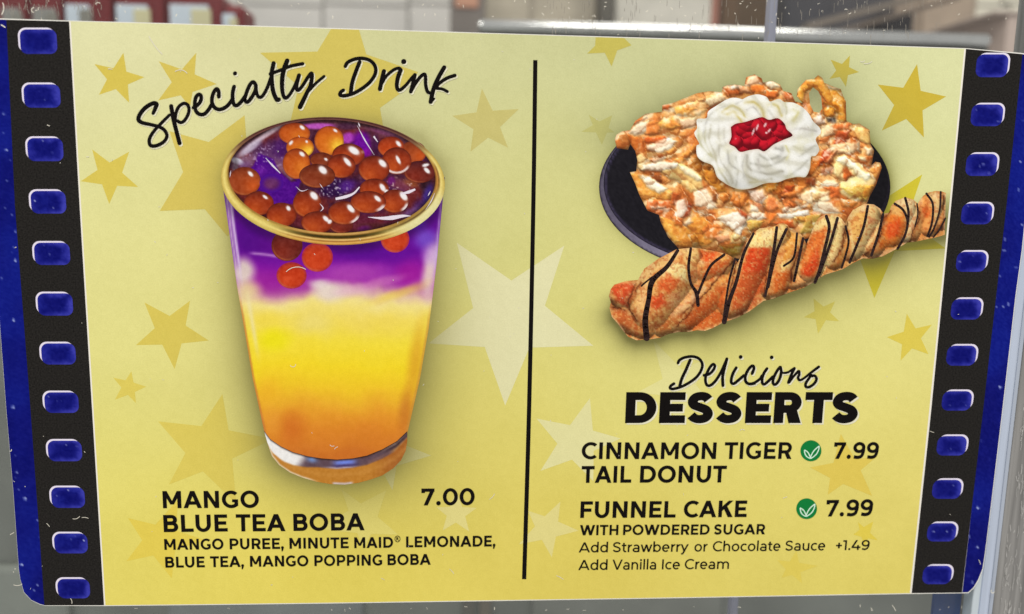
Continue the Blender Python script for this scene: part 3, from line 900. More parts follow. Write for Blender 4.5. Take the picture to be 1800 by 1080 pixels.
# bright glints of ice and liquid
gl = Ink(Z_D + 0.125 * MM)
for pts, w, tp in [([(628, 221), (641, 246), (658, 273)], 2.2, None), ([(467, 278), (480, 292), (493, 305)], 2.6, [.3, 1.2, .4]), ([(590, 350), (608, 346), (622, 340), (632, 329)], 4.2, [1, 1.3, .8, .5]),
                   ([(562, 358), (568, 366), (563, 372)], 2.2, None), ([(647, 382), (672, 384), (690, 383), (708, 380), (722, 380)], 5.5, [.1, .9, 1.4, .9, .1]),
                   ([(704, 341), (718, 338), (730, 333)], 4.5, [.4, 1.2, .7]), ([(752, 345), (757, 336)], 2, None), ([(630, 216), (633, 224)], 2.5, None), ([(657, 240), (664, 250)], 3, [1, .4]),
                   ([(520, 328), (530, 336), (542, 333)], 1.6, None), ([(562, 323), (568, 332)], 1.4, None), ([(748, 369), (758, 354), (764, 340)], 1.6, [.2, 1, .3]), ([(406, 300), (404, 312)], 1.6, None)]:
    gl.stroke(pts, w, 5, True, False, tp or [.15, 1, .15])
gl.build('glint', solid((228, 218, 230)), drink)


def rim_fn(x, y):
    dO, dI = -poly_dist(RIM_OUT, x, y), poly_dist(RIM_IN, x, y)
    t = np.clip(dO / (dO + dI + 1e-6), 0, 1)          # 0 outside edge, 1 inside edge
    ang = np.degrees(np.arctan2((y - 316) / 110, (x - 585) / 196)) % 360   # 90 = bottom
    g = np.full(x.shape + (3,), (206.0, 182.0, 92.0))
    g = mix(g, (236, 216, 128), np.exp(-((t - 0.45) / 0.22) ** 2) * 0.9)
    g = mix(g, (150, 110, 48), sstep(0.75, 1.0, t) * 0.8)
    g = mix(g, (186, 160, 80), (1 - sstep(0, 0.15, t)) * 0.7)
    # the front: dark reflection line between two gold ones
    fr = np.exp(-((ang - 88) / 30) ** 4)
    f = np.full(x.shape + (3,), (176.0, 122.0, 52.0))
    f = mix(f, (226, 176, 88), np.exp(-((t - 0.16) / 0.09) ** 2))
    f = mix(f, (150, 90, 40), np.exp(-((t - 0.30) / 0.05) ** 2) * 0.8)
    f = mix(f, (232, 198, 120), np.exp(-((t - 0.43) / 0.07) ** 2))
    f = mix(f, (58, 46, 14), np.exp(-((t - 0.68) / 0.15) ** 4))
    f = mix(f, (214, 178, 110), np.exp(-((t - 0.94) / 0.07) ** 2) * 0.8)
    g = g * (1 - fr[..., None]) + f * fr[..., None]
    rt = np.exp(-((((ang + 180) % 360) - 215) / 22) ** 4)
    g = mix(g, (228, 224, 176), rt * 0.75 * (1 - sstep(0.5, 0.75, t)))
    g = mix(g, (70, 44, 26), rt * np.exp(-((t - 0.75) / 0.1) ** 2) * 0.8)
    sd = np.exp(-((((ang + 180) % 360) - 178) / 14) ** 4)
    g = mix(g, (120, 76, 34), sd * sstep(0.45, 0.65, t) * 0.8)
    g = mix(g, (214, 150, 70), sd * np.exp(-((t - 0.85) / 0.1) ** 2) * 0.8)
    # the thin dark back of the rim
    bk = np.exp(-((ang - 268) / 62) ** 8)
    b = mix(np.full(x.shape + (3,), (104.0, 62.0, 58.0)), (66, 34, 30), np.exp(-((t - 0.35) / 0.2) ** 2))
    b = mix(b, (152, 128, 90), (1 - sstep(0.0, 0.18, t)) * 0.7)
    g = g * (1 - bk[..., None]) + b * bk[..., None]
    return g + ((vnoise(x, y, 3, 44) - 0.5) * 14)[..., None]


def ring_print(name, outer, inner, fn, n, parent, rings=14):
    m = len(outer)
    pts = []
    for r in range(rings + 1):
        for a, b in zip(outer, inner):
            t = r / rings
            pts.append((a[0] + (b[0] - a[0]) * t, a[1] + (b[1] - a[1]) * t))
    arr = np.array(pts)
    faces = [(r * m + i, (r + 1) * m + i, (r + 1) * m + (i + 1) % m, r * m + (i + 1) % m) for r in range(rings) for i in range(m)]
    return link(name, Pn(arr, n), faces, print_mat(), parent, lin(fn(arr[:, 0], arr[:, 1])))


_a2 = np.linspace(0, 2 * np.pi, 241)[:-1]
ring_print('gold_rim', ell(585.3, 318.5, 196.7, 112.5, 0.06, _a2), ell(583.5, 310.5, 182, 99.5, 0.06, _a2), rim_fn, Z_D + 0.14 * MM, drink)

# ------------------------------------------------------------------ printed funnel cake on its plate
Z_C = 0.24 * MM


def plate_fn(x, y):
    c = np.full(x.shape + (3,), (92.0, 86.0, 104.0))
    a = np.degrees(np.arctan2(y - 329, x - 1309)) % 360
    c = mix(c, (142, 136, 160), 0.8 * np.exp(-((a - 135) / 24) ** 2))
    c = mix(c, (48, 42, 52), 1 - sstep(1, 3.5, -poly_dist(PLATE, x, y)))
    c = mix(c, (30, 26, 34), sstep(1180, 1500, x))
    return c + ((vnoise(x, y, 3, 4) - 0.5) * 16)[..., None]


def plate_top_fn(x, y):
    d = -poly_dist(PLATE_TOP, x, y)
    c = np.full(x.shape + (3,), (27.0, 25.0, 31.0))
    c = mix(c, (70, 62, 92), 0.8 * np.exp(-((d - 3) / 2) ** 2) * (1 - sstep(1200, 1350, x)))
    c = mix(c, (20, 18, 22), sstep(1450, 1550, x) * 0.8)
    return c + ((vnoise(x, y, 3, 14) - 0.5) * 12)[..., None]


plate = print_grid('printed_plate', PLATE, 4.0, plate_fn, Z_C, sign)
print_grid('plate_top', PLATE_TOP, 4.0, plate_top_fn, Z_C + 0.005 * MM, plate)

KIND = {'o': (214, 122, 52), 't': (226, 172, 92), 'w': (232, 188, 120), 'g': (222, 164, 66), 'r': (202, 96, 48), 'k': (140, 78, 36), 'd': (196, 132, 58), 'p': (226, 192, 124), 'v': (176, 142, 62)}
_caps = [
    (150, 390, 200, 362, 42, 'd'), (230, 325, 330, 280, 40, 'w'), (300, 335, 420, 300, 34, 'o'), (400, 255, 520, 222, 40, 't'), (385, 218, 600, 152, 22, 'o'), (430, 295, 560, 262, 45, 't'), (560, 205, 660, 165, 40, 'w'),
    (310, 405, 440, 390, 34, 'w'), (290, 372, 370, 380, 24, 'r'), (420, 472, 540, 402, 26, 't'), (250, 372, 272, 470, 30, 't'), (290, 505, 450, 490, 36, 'w'), (450, 500, 565, 595, 44, 't'), (340, 560, 380, 572, 18, 'k'),
    (232, 550, 300, 640, 34, 't'), (280, 620, 400, 640, 48, 'w'), (300, 702, 420, 690, 30, 'r'), (440, 620, 470, 740, 34, 'w'), (500, 600, 560, 680, 38, 'w'), (560, 600, 640, 690, 34, 't'), (590, 540, 650, 625, 36, 'd'),
    (400, 760, 470, 870, 50, 't'), (480, 742, 560, 802, 44, 't'), (550, 780, 600, 880, 50, 'g'), (650, 745, 740, 765, 44, 'w'), (620, 835, 700, 862, 42, 'o'), (700, 870, 770, 835, 36, 'v'), (750, 672, 762, 640, 34, 'o'), (660, 662, 662, 664, 30, 'd'),
    (800, 700, 830, 740, 34, 'w'), (900, 672, 920, 722, 30, 'o'), (850, 640, 930, 602, 30, 'g'), (820, 795, 862, 775, 40, 'p'), (900, 765, 1000, 785, 38, 'o'), (1000, 742, 1080, 732, 34, 'w'), (960, 645, 1040, 622, 28, 'o'), (1060, 580, 1080, 660, 30, 'o'),
    (1100, 645, 1180, 622, 34, 'w'), (1150, 560, 1200, 600, 32, 'o'), (1220, 545, 1250, 482, 30, 'p'), (1250, 480, 1310, 502, 30, 'w'), (1310, 512, 1362, 560, 28, 'p'), (1270, 632, 1370, 592, 55, 'p'), (1402, 580, 1426, 512, 17, 't'), (1260, 562, 1262, 560, 22, 'r'),
    (1150, 472, 1220, 422, 25, 'o'), (1200, 402, 1262, 430, 28, 'w'), (1300, 442, 1290, 392, 25, 'w'), (1350, 472, 1370, 432, 27, 't'), (1340, 342, 1362, 382, 32, 'p'), (1230, 332, 1290, 322, 28, 'r'), (1150, 362, 1190, 332, 30, 'w'), (1190, 302, 1240, 302, 18, 'o'),
    (1050, 190, 1045, 142, 20, 'g'), (1050, 132, 1090, 98, 22, 'g'), (1090, 98, 1150, 102, 20, 'g'), (1150, 112, 1185, 180, 24, 'g'), (1190, 160, 1240, 200, 33, 'g'), (1242, 200, 1252, 290, 18, 'g'), (1185, 242, 1187, 244, 28, 'g'), (1062, 200, 1078, 252, 16, 'w'), (1110, 262, 1142, 285, 26, 'w'),
    (692, 132, 742, 142, 24, 'r'), (790, 92, 830, 82, 25, 'w'), (812, 122, 870, 150, 30, 'o'), (900, 112, 940, 122, 25, 'w'), (960, 152, 990, 172, 22, 'r'), (740, 122, 790, 132, 25, 'w'), (880, 152, 920, 162, 20, 'o'),
    (1180, 690, 1290, 700, 50, 'p'), (1100, 760, 1230, 750, 44, 'v'), (1000, 830, 1120, 800, 40, 'v'), (860, 860, 960, 840, 40, 'v'), (320, 330, 262, 352, 26, 'r'), (480, 350, 530, 330, 24, 'o'), (360, 440, 420, 430, 22, 'o'),
    (500, 520, 540, 470, 30, 'd'), (620, 620, 680, 600, 24, 'd'), (1080, 500, 1110, 540, 26, 'o'), (1120, 520, 1150, 510, 22, 'r'),
]
_cr_rng = random.Random(5)
for _ in range(420):                                   # the crumbly fried surface between the larger strands
    X, Y = _cr_rng.uniform(150, 1420), _cr_rng.uniform(90, 920)
    crumb = (Y > 560 and 600 < X < 1200) or (X > 1090 and 300 < Y < 640)
    if not crumb and _cr_rng.random() < 0.62:
        continue
    _caps.append((X, Y, X + _cr_rng.uniform(-22, 22), Y + _cr_rng.uniform(-22, 22), _cr_rng.uniform(11, 25), _cr_rng.choice('oootwwrgdt' if X < 1200 and Y < 860 else 'otwgpv')))
CAPS = []
for x1, y1, x2, y2, r, kd in _caps:
    CAPS.append((1030 + x1 / 2.769, 110 + y1 / 2.769, 1030 + x2 / 2.769, 110 + y2 / 2.769, r / 2.769, _cr_rng.uniform(-4, 4) - 0.35 * r / 2.769 + (3 if r < 26 else 0)))
CAPC = np.array([KIND[c[5]] for c in _caps] + [(150, 84, 40)], float)
CAPW = np.array([1.0 if c[5] in 'wp' else (0.35 if c[5] in 'to' else 0.1) for c in _caps] + [0.0])


CAKE_PATCHES = [
    ([(1270.2,153.3),(1299.1,151.5),(1304.5,164.2),(1279.2,169.6)], (196,98,46)),
    ([(1282.8,150.4),(1304.5,150.4),(1306.3,156.9),(1286.4,156.9)], (234,216,196)),
    ([(1308.1,151.5),(1315.3,135.3),(1329.7,131.7),(1340.6,149.7),(1326.1,153.3)], (238,206,176)),
    ([(1318.9,149.7),(1344.2,149.7),(1347.8,164.2),(1322.5,164.2)], (226,124,50)),
    ([(1340.6,144.3),(1358.6,142.5),(1373.1,153.3),(1355.0,156.9)], (242,224,202)),
    ([(1347.8,156.9),(1369.5,160.6),(1365.9,173.2),(1347.8,175.0)], (214,110,48)),
    ([(1373.1,160.6),(1391.1,164.2),(1396.6,178.6),(1380.3,175.0)], (198,104,58)),
    ([(1297.2,149.7),(1315.3,153.3),(1318.9,164.2),(1300.9,164.2)], (226,170,130)),
    ([(1400.2,171.4),(1403.8,155.1),(1418.2,140.7),(1438.1,133.5),(1448.9,147.9),(1477.8,156.9),(1486.8,182.2),(1487.9,214.7),(1472.4,214.7),(1474.2,189.5),(1456.1,185.8),(1445.3,167.8),(1430.9,153.3),(1412.8,164.2),(1409.2,182.2)], (220,156,62)),
    ([(1445.3,178.6),(1477.8,182.2),(1477.8,200.3),(1463.4,196.7)], (208,136,44)),
    ([(1448.9,147.9),(1474.2,153.3),(1477.8,159.8),(1456.1,156.9)], (232,206,166)),
    ([(1409.2,182.2),(1418.2,182.2),(1421.8,203.9),(1412.8,200.3)], (228,172,142)),
    ([(1447.1,191.3),(1463.4,189.5),(1467.7,204.6),(1451.8,206.8)], (226,152,54)),
    ([(1452.5,207.5),(1467.7,206.8),(1467.7,215.5),(1456.1,215.5)], (58,52,56)),
    ([(1429.1,209.3),(1441.7,196.7),(1450.7,218.3),(1430.9,220.1)], (234,218,212)),
    ([(1441.7,222.0),(1463.4,218.3),(1467.0,236.4),(1445.3,243.6)], (240,206,170)),
    ([(1467.0,218.3),(1495.9,218.3),(1492.3,229.2),(1467.0,229.2)], (216,120,68)),
    ([(1470.6,232.8),(1495.9,229.2),(1485.0,254.5),(1463.4,254.5)], (190,78,42)),
    ([(1499.5,220.1),(1528.4,229.2),(1530.2,254.5),(1506.7,247.2)], (230,192,120)),
    ([(1510.3,250.8),(1535.6,265.3),(1532.0,287.0),(1513.9,279.7)], (228,166,102)),
    ([(1456.1,254.5),(1492.3,250.8),(1499.5,268.9),(1463.4,268.9)], (238,202,160)),
    ([(1438.1,265.3),(1463.4,265.3),(1459.8,297.8),(1438.1,290.6)], (224,120,48)),
    ([(1438.1,243.6),(1459.8,240.0),(1459.8,254.5),(1441.7,254.5)], (232,150,90)),
    ([(1488.6,254.5),(1510.3,247.2),(1510.3,265.3),(1492.3,268.9)], (236,206,170)),
    ([(1081.1,248.9),(1092.2,235.0),(1108.9,235.0),(1110.3,262.8),(1083.9,262.8)], (192,116,58)),
    ([(1097.8,232.2),(1122.8,243.3),(1125.6,271.1),(1114.4,276.7),(1108.9,248.9)], (194,106,46)),
    ([(1111.7,218.3),(1136.7,201.7),(1136.7,207.2),(1117.2,219.7)], (190,95,55)),
    ([(1106.1,232.2),(1117.2,221.1),(1142.2,210.0),(1139.4,223.9),(1131.1,235.0),(1120.0,237.8)], (242,224,206)),
    ([(1136.7,215.6),(1153.3,210.0),(1161.7,221.1),(1156.1,237.8),(1136.7,237.8)], (228,140,72)),
    ([(1153.3,215.6),(1181.1,207.2),(1195.0,221.1),(1181.1,229.4),(1161.7,223.9)], (238,166,80)),
    ([(1164.4,185.0),(1178.3,186.4),(1175.6,194.7),(1164.4,194.7)], (196,95,50)),
    ([(1178.3,187.8),(1217.2,179.4),(1247.8,165.6),(1264.4,173.9),(1236.7,198.9),(1220.0,207.2),(1189.4,201.7)], (228,182,124)),
    ([(1186.7,190.6),(1208.9,187.8),(1225.6,190.6),(1208.9,201.7),(1189.4,201.7)], (234,172,86)),
    ([(1236.7,176.7),(1264.4,162.8),(1281.1,173.9),(1250.6,187.8)], (224,204,174)),
    ([(1192.2,210.0),(1225.6,207.2),(1221.4,223.9),(1200.6,226.7)], (238,208,182)),
    ([(1131.1,240.6),(1175.6,240.6),(1164.4,251.7),(1133.9,253.1)], (214,98,46)),
    ([(1136.7,255.8),(1172.8,243.3),(1192.2,248.9),(1181.1,260.0),(1161.7,268.3),(1139.4,262.8)], (244,222,206)),
    ([(1125.6,271.1),(1139.4,282.2),(1161.7,271.1),(1172.8,279.4),(1145.0,287.8)], (150,92,52)),
    ([(1170.0,268.3),(1186.7,260.0),(1189.4,273.9),(1175.6,279.4)], (226,152,74)),
    ([(1203.3,290.6),(1225.6,271.1),(1247.8,293.3),(1242.2,315.6),(1222.8,310.0)], (176,108,42)),
    ([(1183.9,282.2),(1222.8,254.4),(1224.2,265.6),(1195.0,290.6)], (230,152,74)),
    ([(1118.6,276.7),(1128.3,268.3),(1136.7,279.4),(1131.1,301.7),(1120.0,296.1)], (234,206,152)),
    ([(1161.7,301.7),(1197.8,287.8),(1233.9,310.0),(1236.7,332.2),(1214.4,337.8),(1192.2,318.3),(1175.6,312.8)], (238,204,136)),
    ([(1128.3,298.9),(1131.1,290.6),(1161.7,285.0),(1192.2,287.8),(1189.4,296.1),(1161.7,301.7)], (246,238,230)),
    ([(1192.2,290.6),(1214.4,296.1),(1233.9,315.6),(1225.6,318.3),(1203.3,304.4)], (246,232,206)),
    ([(1142.2,304.4),(1161.7,307.2),(1164.4,321.1),(1150.6,321.1)], (136,72,38)),
    ([(1108.9,304.4),(1136.7,307.2),(1161.7,326.7),(1181.1,337.8),(1175.6,354.4),(1142.2,354.4),(1133.9,365.6),(1120.0,337.8)], (234,168,80)),
    ([(1122.8,307.2),(1139.4,310.0),(1172.8,332.2),(1158.9,340.6),(1136.7,326.7)], (244,232,218)),
    ([(1136.7,351.7),(1175.6,351.7),(1181.1,368.3),(1153.3,379.4),(1136.7,368.3)], (216,112,60)),
    ([(1142.2,362.2),(1170.0,363.3),(1167.2,368.9),(1143.6,366.9)], (240,214,196)),
    ([(1181.1,337.8),(1195.0,340.6),(1189.4,362.8),(1181.1,360.0)], (156,72,38)),
    ([(1208.9,354.4),(1217.2,360.0),(1211.7,379.4),(1197.8,382.2)], (158,66,38)),
    ([(1189.4,354.4),(1203.3,348.9),(1208.9,362.8),(1192.2,390.6),(1185.3,382.2)], (240,216,206)),
    ([(1220.0,337.8),(1242.2,329.4),(1261.7,365.6),(1242.2,368.3),(1220.0,360.0)], (242,224,206)),
    ([(1236.7,298.9),(1250.6,301.7),(1275.6,326.7),(1275.6,337.8),(1261.7,337.8),(1242.2,318.3)], (206,134,48)),
    ([(1251.9,337.8),(1261.7,340.6),(1261.7,357.2),(1250.6,354.4)], (124,64,32)),
    ([(1264.4,346.1),(1281.1,337.8),(1283.9,351.7),(1270.0,358.6)], (206,118,48)),
    ([(1286.7,337.8),(1308.9,337.8),(1317.2,360.0),(1300.6,365.6),(1283.9,357.2)], (230,138,64)),
    ([(1161.7,382.2),(1186.7,390.6),(1203.3,398.9),(1225.6,376.7),(1247.8,390.6),(1264.4,410.0),(1247.8,432.2),(1203.3,437.8),(1189.4,432.2),(1167.2,407.2)], (230,156,68)),
    ([(1164.4,385.0),(1181.1,398.9),(1195.0,426.7),(1186.7,426.7),(1167.2,404.4)], (236,178,84)),
    ([(1181.1,382.2),(1200.6,382.2),(1197.8,398.9),(1186.7,396.1)], (206,112,50)),
    ([(1233.9,404.4),(1250.6,387.8),(1270.0,404.4),(1258.9,421.1),(1242.2,418.3)], (222,128,62)),
    ([(1253.3,415.6),(1281.1,410.0),(1283.9,421.1),(1264.4,426.7)], (226,160,120)),
    ([(1258.9,382.2),(1303.3,371.1),(1314.4,390.6),(1300.6,415.6),(1286.7,401.7),(1270.0,390.6)], (242,232,226)),
    ([(1286.7,410.0),(1311.7,415.6),(1306.1,432.2),(1283.9,426.7)], (200,180,126)),
    ([(1264.4,432.2),(1306.1,426.7),(1300.6,448.9),(1281.1,451.7)], (164,130,48)),
    ([(1200.6,393.3),(1211.7,382.2),(1217.2,390.6),(1206.1,398.9)], (242,222,202)),
    ([(1225.6,365.6),(1242.2,362.8),(1247.8,379.4),(1231.1,382.2)], (232,176,130)),
    ([(1208.9,410.0),(1225.6,404.4),(1236.7,426.7),(1220.0,432.2)], (216,140,54)),
    ([(1340.0,323.3),(1386.7,311.7),(1416.7,311.7),(1426.7,326.7),(1400.0,336.7),(1370.0,353.3),(1350.0,330.0)], (208,120,50)),
    ([(1338.3,323.3),(1366.7,321.7),(1365.0,333.3),(1350.0,338.3)], (228,152,60)),
    ([(1380.0,326.7),(1396.7,326.7),(1393.3,343.3),(1373.3,353.3)], (176,70,34)),
    ([(1370.8,338.3),(1379.2,338.3),(1377.5,350.0),(1370.0,353.3)], (110,50,26)),
    ([(1426.7,280.0),(1440.0,268.3),(1450.0,273.3),(1441.7,293.3),(1423.3,310.0),(1416.7,308.3)], (230,126,48)),
    ([(1446.7,263.3),(1460.0,261.7),(1460.0,290.0),(1450.0,285.0),(1438.3,293.3)], (190,72,40)),
    ([(1448.3,285.0),(1470.0,261.7),(1473.3,265.0),(1455.0,288.3)], (228,162,124)),
    ([(1473.3,263.3),(1495.0,263.3),(1495.0,271.7),(1473.3,271.7)], (238,206,166)),
    ([(1500.0,270.0),(1533.3,276.7),(1528.3,296.7),(1510.0,286.7)], (226,140,78)),
    ([(1508.3,275.0),(1521.7,276.7),(1523.3,283.3),(1511.7,281.7)], (240,218,182)),
    ([(1521.7,260.0),(1535.0,260.0),(1535.0,271.7),(1525.0,273.3)], (242,226,202)),
    ([(1415.0,313.3),(1433.3,313.3),(1433.3,330.0),(1416.7,323.3)], (160,76,40)),
    ([(1463.3,293.3),(1470.0,278.3),(1483.3,272.5),(1496.7,278.3),(1513.3,290.0),(1521.7,301.7),(1540.0,311.7),(1538.3,326.7),(1521.7,353.3),(1496.7,353.3),(1476.7,336.7),(1478.3,318.3),(1468.3,306.7)], (238,214,156)),
    ([(1470.0,281.7),(1485.0,275.0),(1500.0,285.0),(1516.7,301.7),(1533.3,310.0),(1523.3,316.7),(1508.3,310.0),(1500.0,296.7),(1483.3,288.3)], (248,238,214)),
    ([(1480.8,298.3),(1488.3,293.3),(1500.0,308.3),(1486.7,318.3),(1480.0,313.3)], (208,98,42)),
    ([(1478.3,330.0),(1508.3,325.0),(1536.7,326.7),(1520.0,353.3),(1491.7,343.3)], (216,180,88)),
    ([(1521.7,330.0),(1538.3,323.3),(1521.7,353.3),(1515.0,343.3)], (228,170,70)),
    ([(1476.7,350.0),(1508.3,353.3),(1500.0,366.7),(1481.7,363.3)], (188,116,52)),
    ([(1525.0,300.0),(1543.3,285.0),(1549.2,290.0),(1541.7,315.0),(1533.3,311.7)], (232,164,86)),
    ([(1440.0,325.0),(1455.0,315.0),(1475.0,321.7),(1471.7,331.7),(1450.0,326.7)], (246,228,208)),
    ([(1446.7,328.3),(1476.7,330.0),(1475.0,346.7),(1460.0,350.0),(1458.3,336.7)], (208,104,52)),
    ([(1441.7,298.3),(1463.3,293.3),(1465.0,305.0),(1445.0,308.3)], (222,160,130)),
    ([(1400.0,343.3),(1423.3,335.0),(1456.7,336.7),(1458.3,353.3),(1445.0,360.0),(1423.3,356.7),(1406.7,353.3)], (242,216,184)),
    ([(1426.7,338.3),(1440.0,338.3),(1443.3,353.3),(1430.0,353.3)], (232,196,140)),
    ([(1350.0,340.0),(1366.7,353.3),(1370.0,366.7),(1350.0,373.3),(1343.3,363.3)], (226,132,78)),
    ([(1300.0,343.3),(1310.0,340.0),(1316.7,356.7),(1305.0,366.7)], (236,150,72)),
    ([(1313.3,335.0),(1340.0,333.3),(1346.7,346.7),(1338.3,360.0),(1320.0,350.0)], (240,212,200)),
    ([(1300.0,366.7),(1316.7,380.0),(1310.0,383.3),(1300.0,376.7)], (204,86,46)),
    ([(1316.7,375.0),(1338.3,373.3),(1346.7,383.3),(1333.3,386.7),(1313.3,386.7)], (242,230,222)),
    ([(1313.3,388.3),(1343.3,388.3),(1333.3,401.7),(1315.0,406.7)], (208,166,78)),
    ([(1355.0,373.3),(1366.7,376.7),(1361.7,386.7),(1351.7,393.3)], (226,126,58)),
    ([(1366.7,376.7),(1390.0,375.0),(1423.3,368.3),(1421.7,378.3),(1393.3,383.3),(1371.7,383.3)], (244,234,230)),
    ([(1396.7,381.7),(1423.3,380.0),(1420.0,393.3),(1400.0,391.7)], (204,156,72)),
    ([(1355.0,391.7),(1393.3,386.7),(1398.3,403.3),(1375.0,398.3)], (208,94,42)),
    ([(1426.7,356.7),(1460.0,356.7),(1480.0,375.0),(1450.0,376.7),(1430.0,370.0)], (228,214,196)),
    ([(1416.7,380.0),(1443.3,376.7),(1440.0,390.0),(1426.7,410.0),(1406.7,410.0)], (182,150,72)),
    ([(1373.3,350.0),(1393.3,346.7),(1416.7,355.0),(1403.3,363.3),(1380.0,366.7)], (226,124,62)),
    ([(1386.7,366.7),(1416.7,358.3),(1418.3,365.0),(1393.3,371.7)], (242,222,206)),
    ([(1325.0,353.3),(1341.7,361.7),(1340.0,371.7),(1328.3,366.7)], (228,150,110)),
    ([(1320.0,360.0),(1331.7,363.3),(1331.7,373.3),(1318.3,371.7)], (242,226,214)),
    ([(1370.0,343.3),(1393.3,336.7),(1403.3,326.7),(1416.7,328.3),(1406.7,340.0),(1390.0,350.0)], (228,140,72)),
    ([(1393.3,353.3),(1406.7,350.0),(1420.0,356.7),(1406.7,363.3)], (228,150,90)),
    ([(1373.3,366.7),(1386.7,363.3),(1390.0,373.3),(1378.3,375.0)], (240,216,200)),
]


def cake_fn(x, y):
    wx, wy = x + 4 * (fbm(x, y, 12, 51) - 0.5) + 3 * (vnoise(x, y, 4, 55) - 0.5), y + 4 * (fbm(x, y, 12, 53) - 0.5) + 2 * (vnoise(x, y, 4, 57) - 0.5)

    def hh(a, b):
        h, i = bump_field(a, b, CAPS)
        return np.maximum(h, -6) + 3.0 * fbm(a, b, 8, 61, 3), i
    h0, idx = hh(wx, wy)
    hx, _ = hh(wx + 2.4, wy)
    hy, _ = hh(wx, wy + 2.4)
    nx, ny = np.clip(-(hx - h0) / 2.4, -1.5, 1.5), np.clip(-(hy - h0) / 2.4, -1.5, 1.5)
    nn = np.sqrt(nx * nx + ny * ny + 1)
    ndl = np.clip((nx * -0.3 + ny * -0.62 + 0.72) / nn, 0, 1)
    c = np.full(x.shape + (3,), (228.0, 156.0, 86.0))
    big = fbm(x, y, 24, 73)
    c = mix(c, (204, 100, 46), 0.6 * sstep(0.52, 0.68, big))
    c = mix(c, (238, 196, 140), 0.6 * sstep(0.52, 0.4, big))
    relief = np.ones(x.shape)
    for p, rgb in CAKE_PATCHES:
        c = patch(c, wx, wy, p, rgb, 0.92, 3.0)
        q = np.asarray(p, float)
        m = (x > q[:, 0].min() - 8) & (x < q[:, 0].max() + 8) & (y > q[:, 1].min() - 8) & (y < q[:, 1].max() + 8)
        if m.any():
            d0 = poly_dist(p, wx[m], wy[m])
            gx, gy = poly_dist(p, wx[m] + 1, wy[m]) - d0, poly_dist(p, wx[m], wy[m] + 1) - d0
            slope = 1 - sstep(0, 6.5, -d0)
            lit = 1 + 0.32 * slope * np.clip(-0.85 * gy - 0.35 * gx, -1, 0.55)
            w = 1 - sstep(-0.8, 1.2, d0)
            relief[m] = relief[m] * (1 - w) + lit * w
            rim = np.exp(-((d0 - 1.2) / 1.6) ** 2) * (gy > 0)     # thin dark gap under each piece
            relief[m] *= 1 - 0.16 * rim
    lum = c.mean(-1) / 255
    fine = fbm(x, y, 6, 75, 2)
    c = mix(c, (244, 228, 210), 0.30 * sstep(0.58, 0.72, fine) * sstep(0.45, 0.8, ndl))
    c = mix(c, (190, 84, 36), 0.26 * sstep(0.46, 0.32, fine) * (1 - sstep(0.66, 0.8, lum)))
    sh = (0.86 + 0.28 * ndl) * relief
    sh = sh * (1 - 0.20 * sstep(3.0, -4.0, h0))
    c = mix(c, (152, 74, 34), 0.35 * sstep(0.40, 0.18, ndl) * (1 - 0.4 * sstep(0.7, 0.85, lum)))
    c = mix(c, (250, 240, 226), 0.45 * sstep(0.80, 0.95, ndl) * sstep(0.45, 0.6, fbm(x, y, 18, 79)))
    c = c * sh[..., None] * np.stack([np.ones(x.shape), 0.98 - 0.08 * (1 - ndl), 0.97 - 0.14 * (1 - ndl)], -1)
    d = poly_dist(CREAM, x, y - 3)
    c = c * (1 - 0.40 * np.exp(-np.maximum(d, 0) / 5) * sstep(235, 300, y))[..., None]
    d = poly_dist(TAIL, x, y)
    c = c * (1 - 0.22 * np.exp(-np.maximum(d, 0) / 12) * sstep(360, 420, y))[..., None]
    c = c * np.array([1.01, 1.055, 1.03])
    e = -poly_dist(CAKE, x, y)
    c = c * (0.82 + 0.18 * sstep(0, 4, e))[..., None]
    return c + ((vnoise(x, y, 2.4, 81) - 0.5) * 18)[..., None]


cake = print_grid('printed_funnel_cake', CAKE, 1.7, cake_fn, Z_C + 0.015 * MM, sign)
cake['label'] = 'printed funnel cake dusted with powdered sugar'
print_grid('loop_opening', LOOP, 3.0, lambda x, y: mix(np.full(x.shape + (3,), (150.0, 152.0, 112.0)), (176, 176, 130), sstep(150, 200, y)) + ((vnoise(x, y, 3, 4) - 0.5) * 8)[..., None], Z_C + 0.02 * MM, cake)


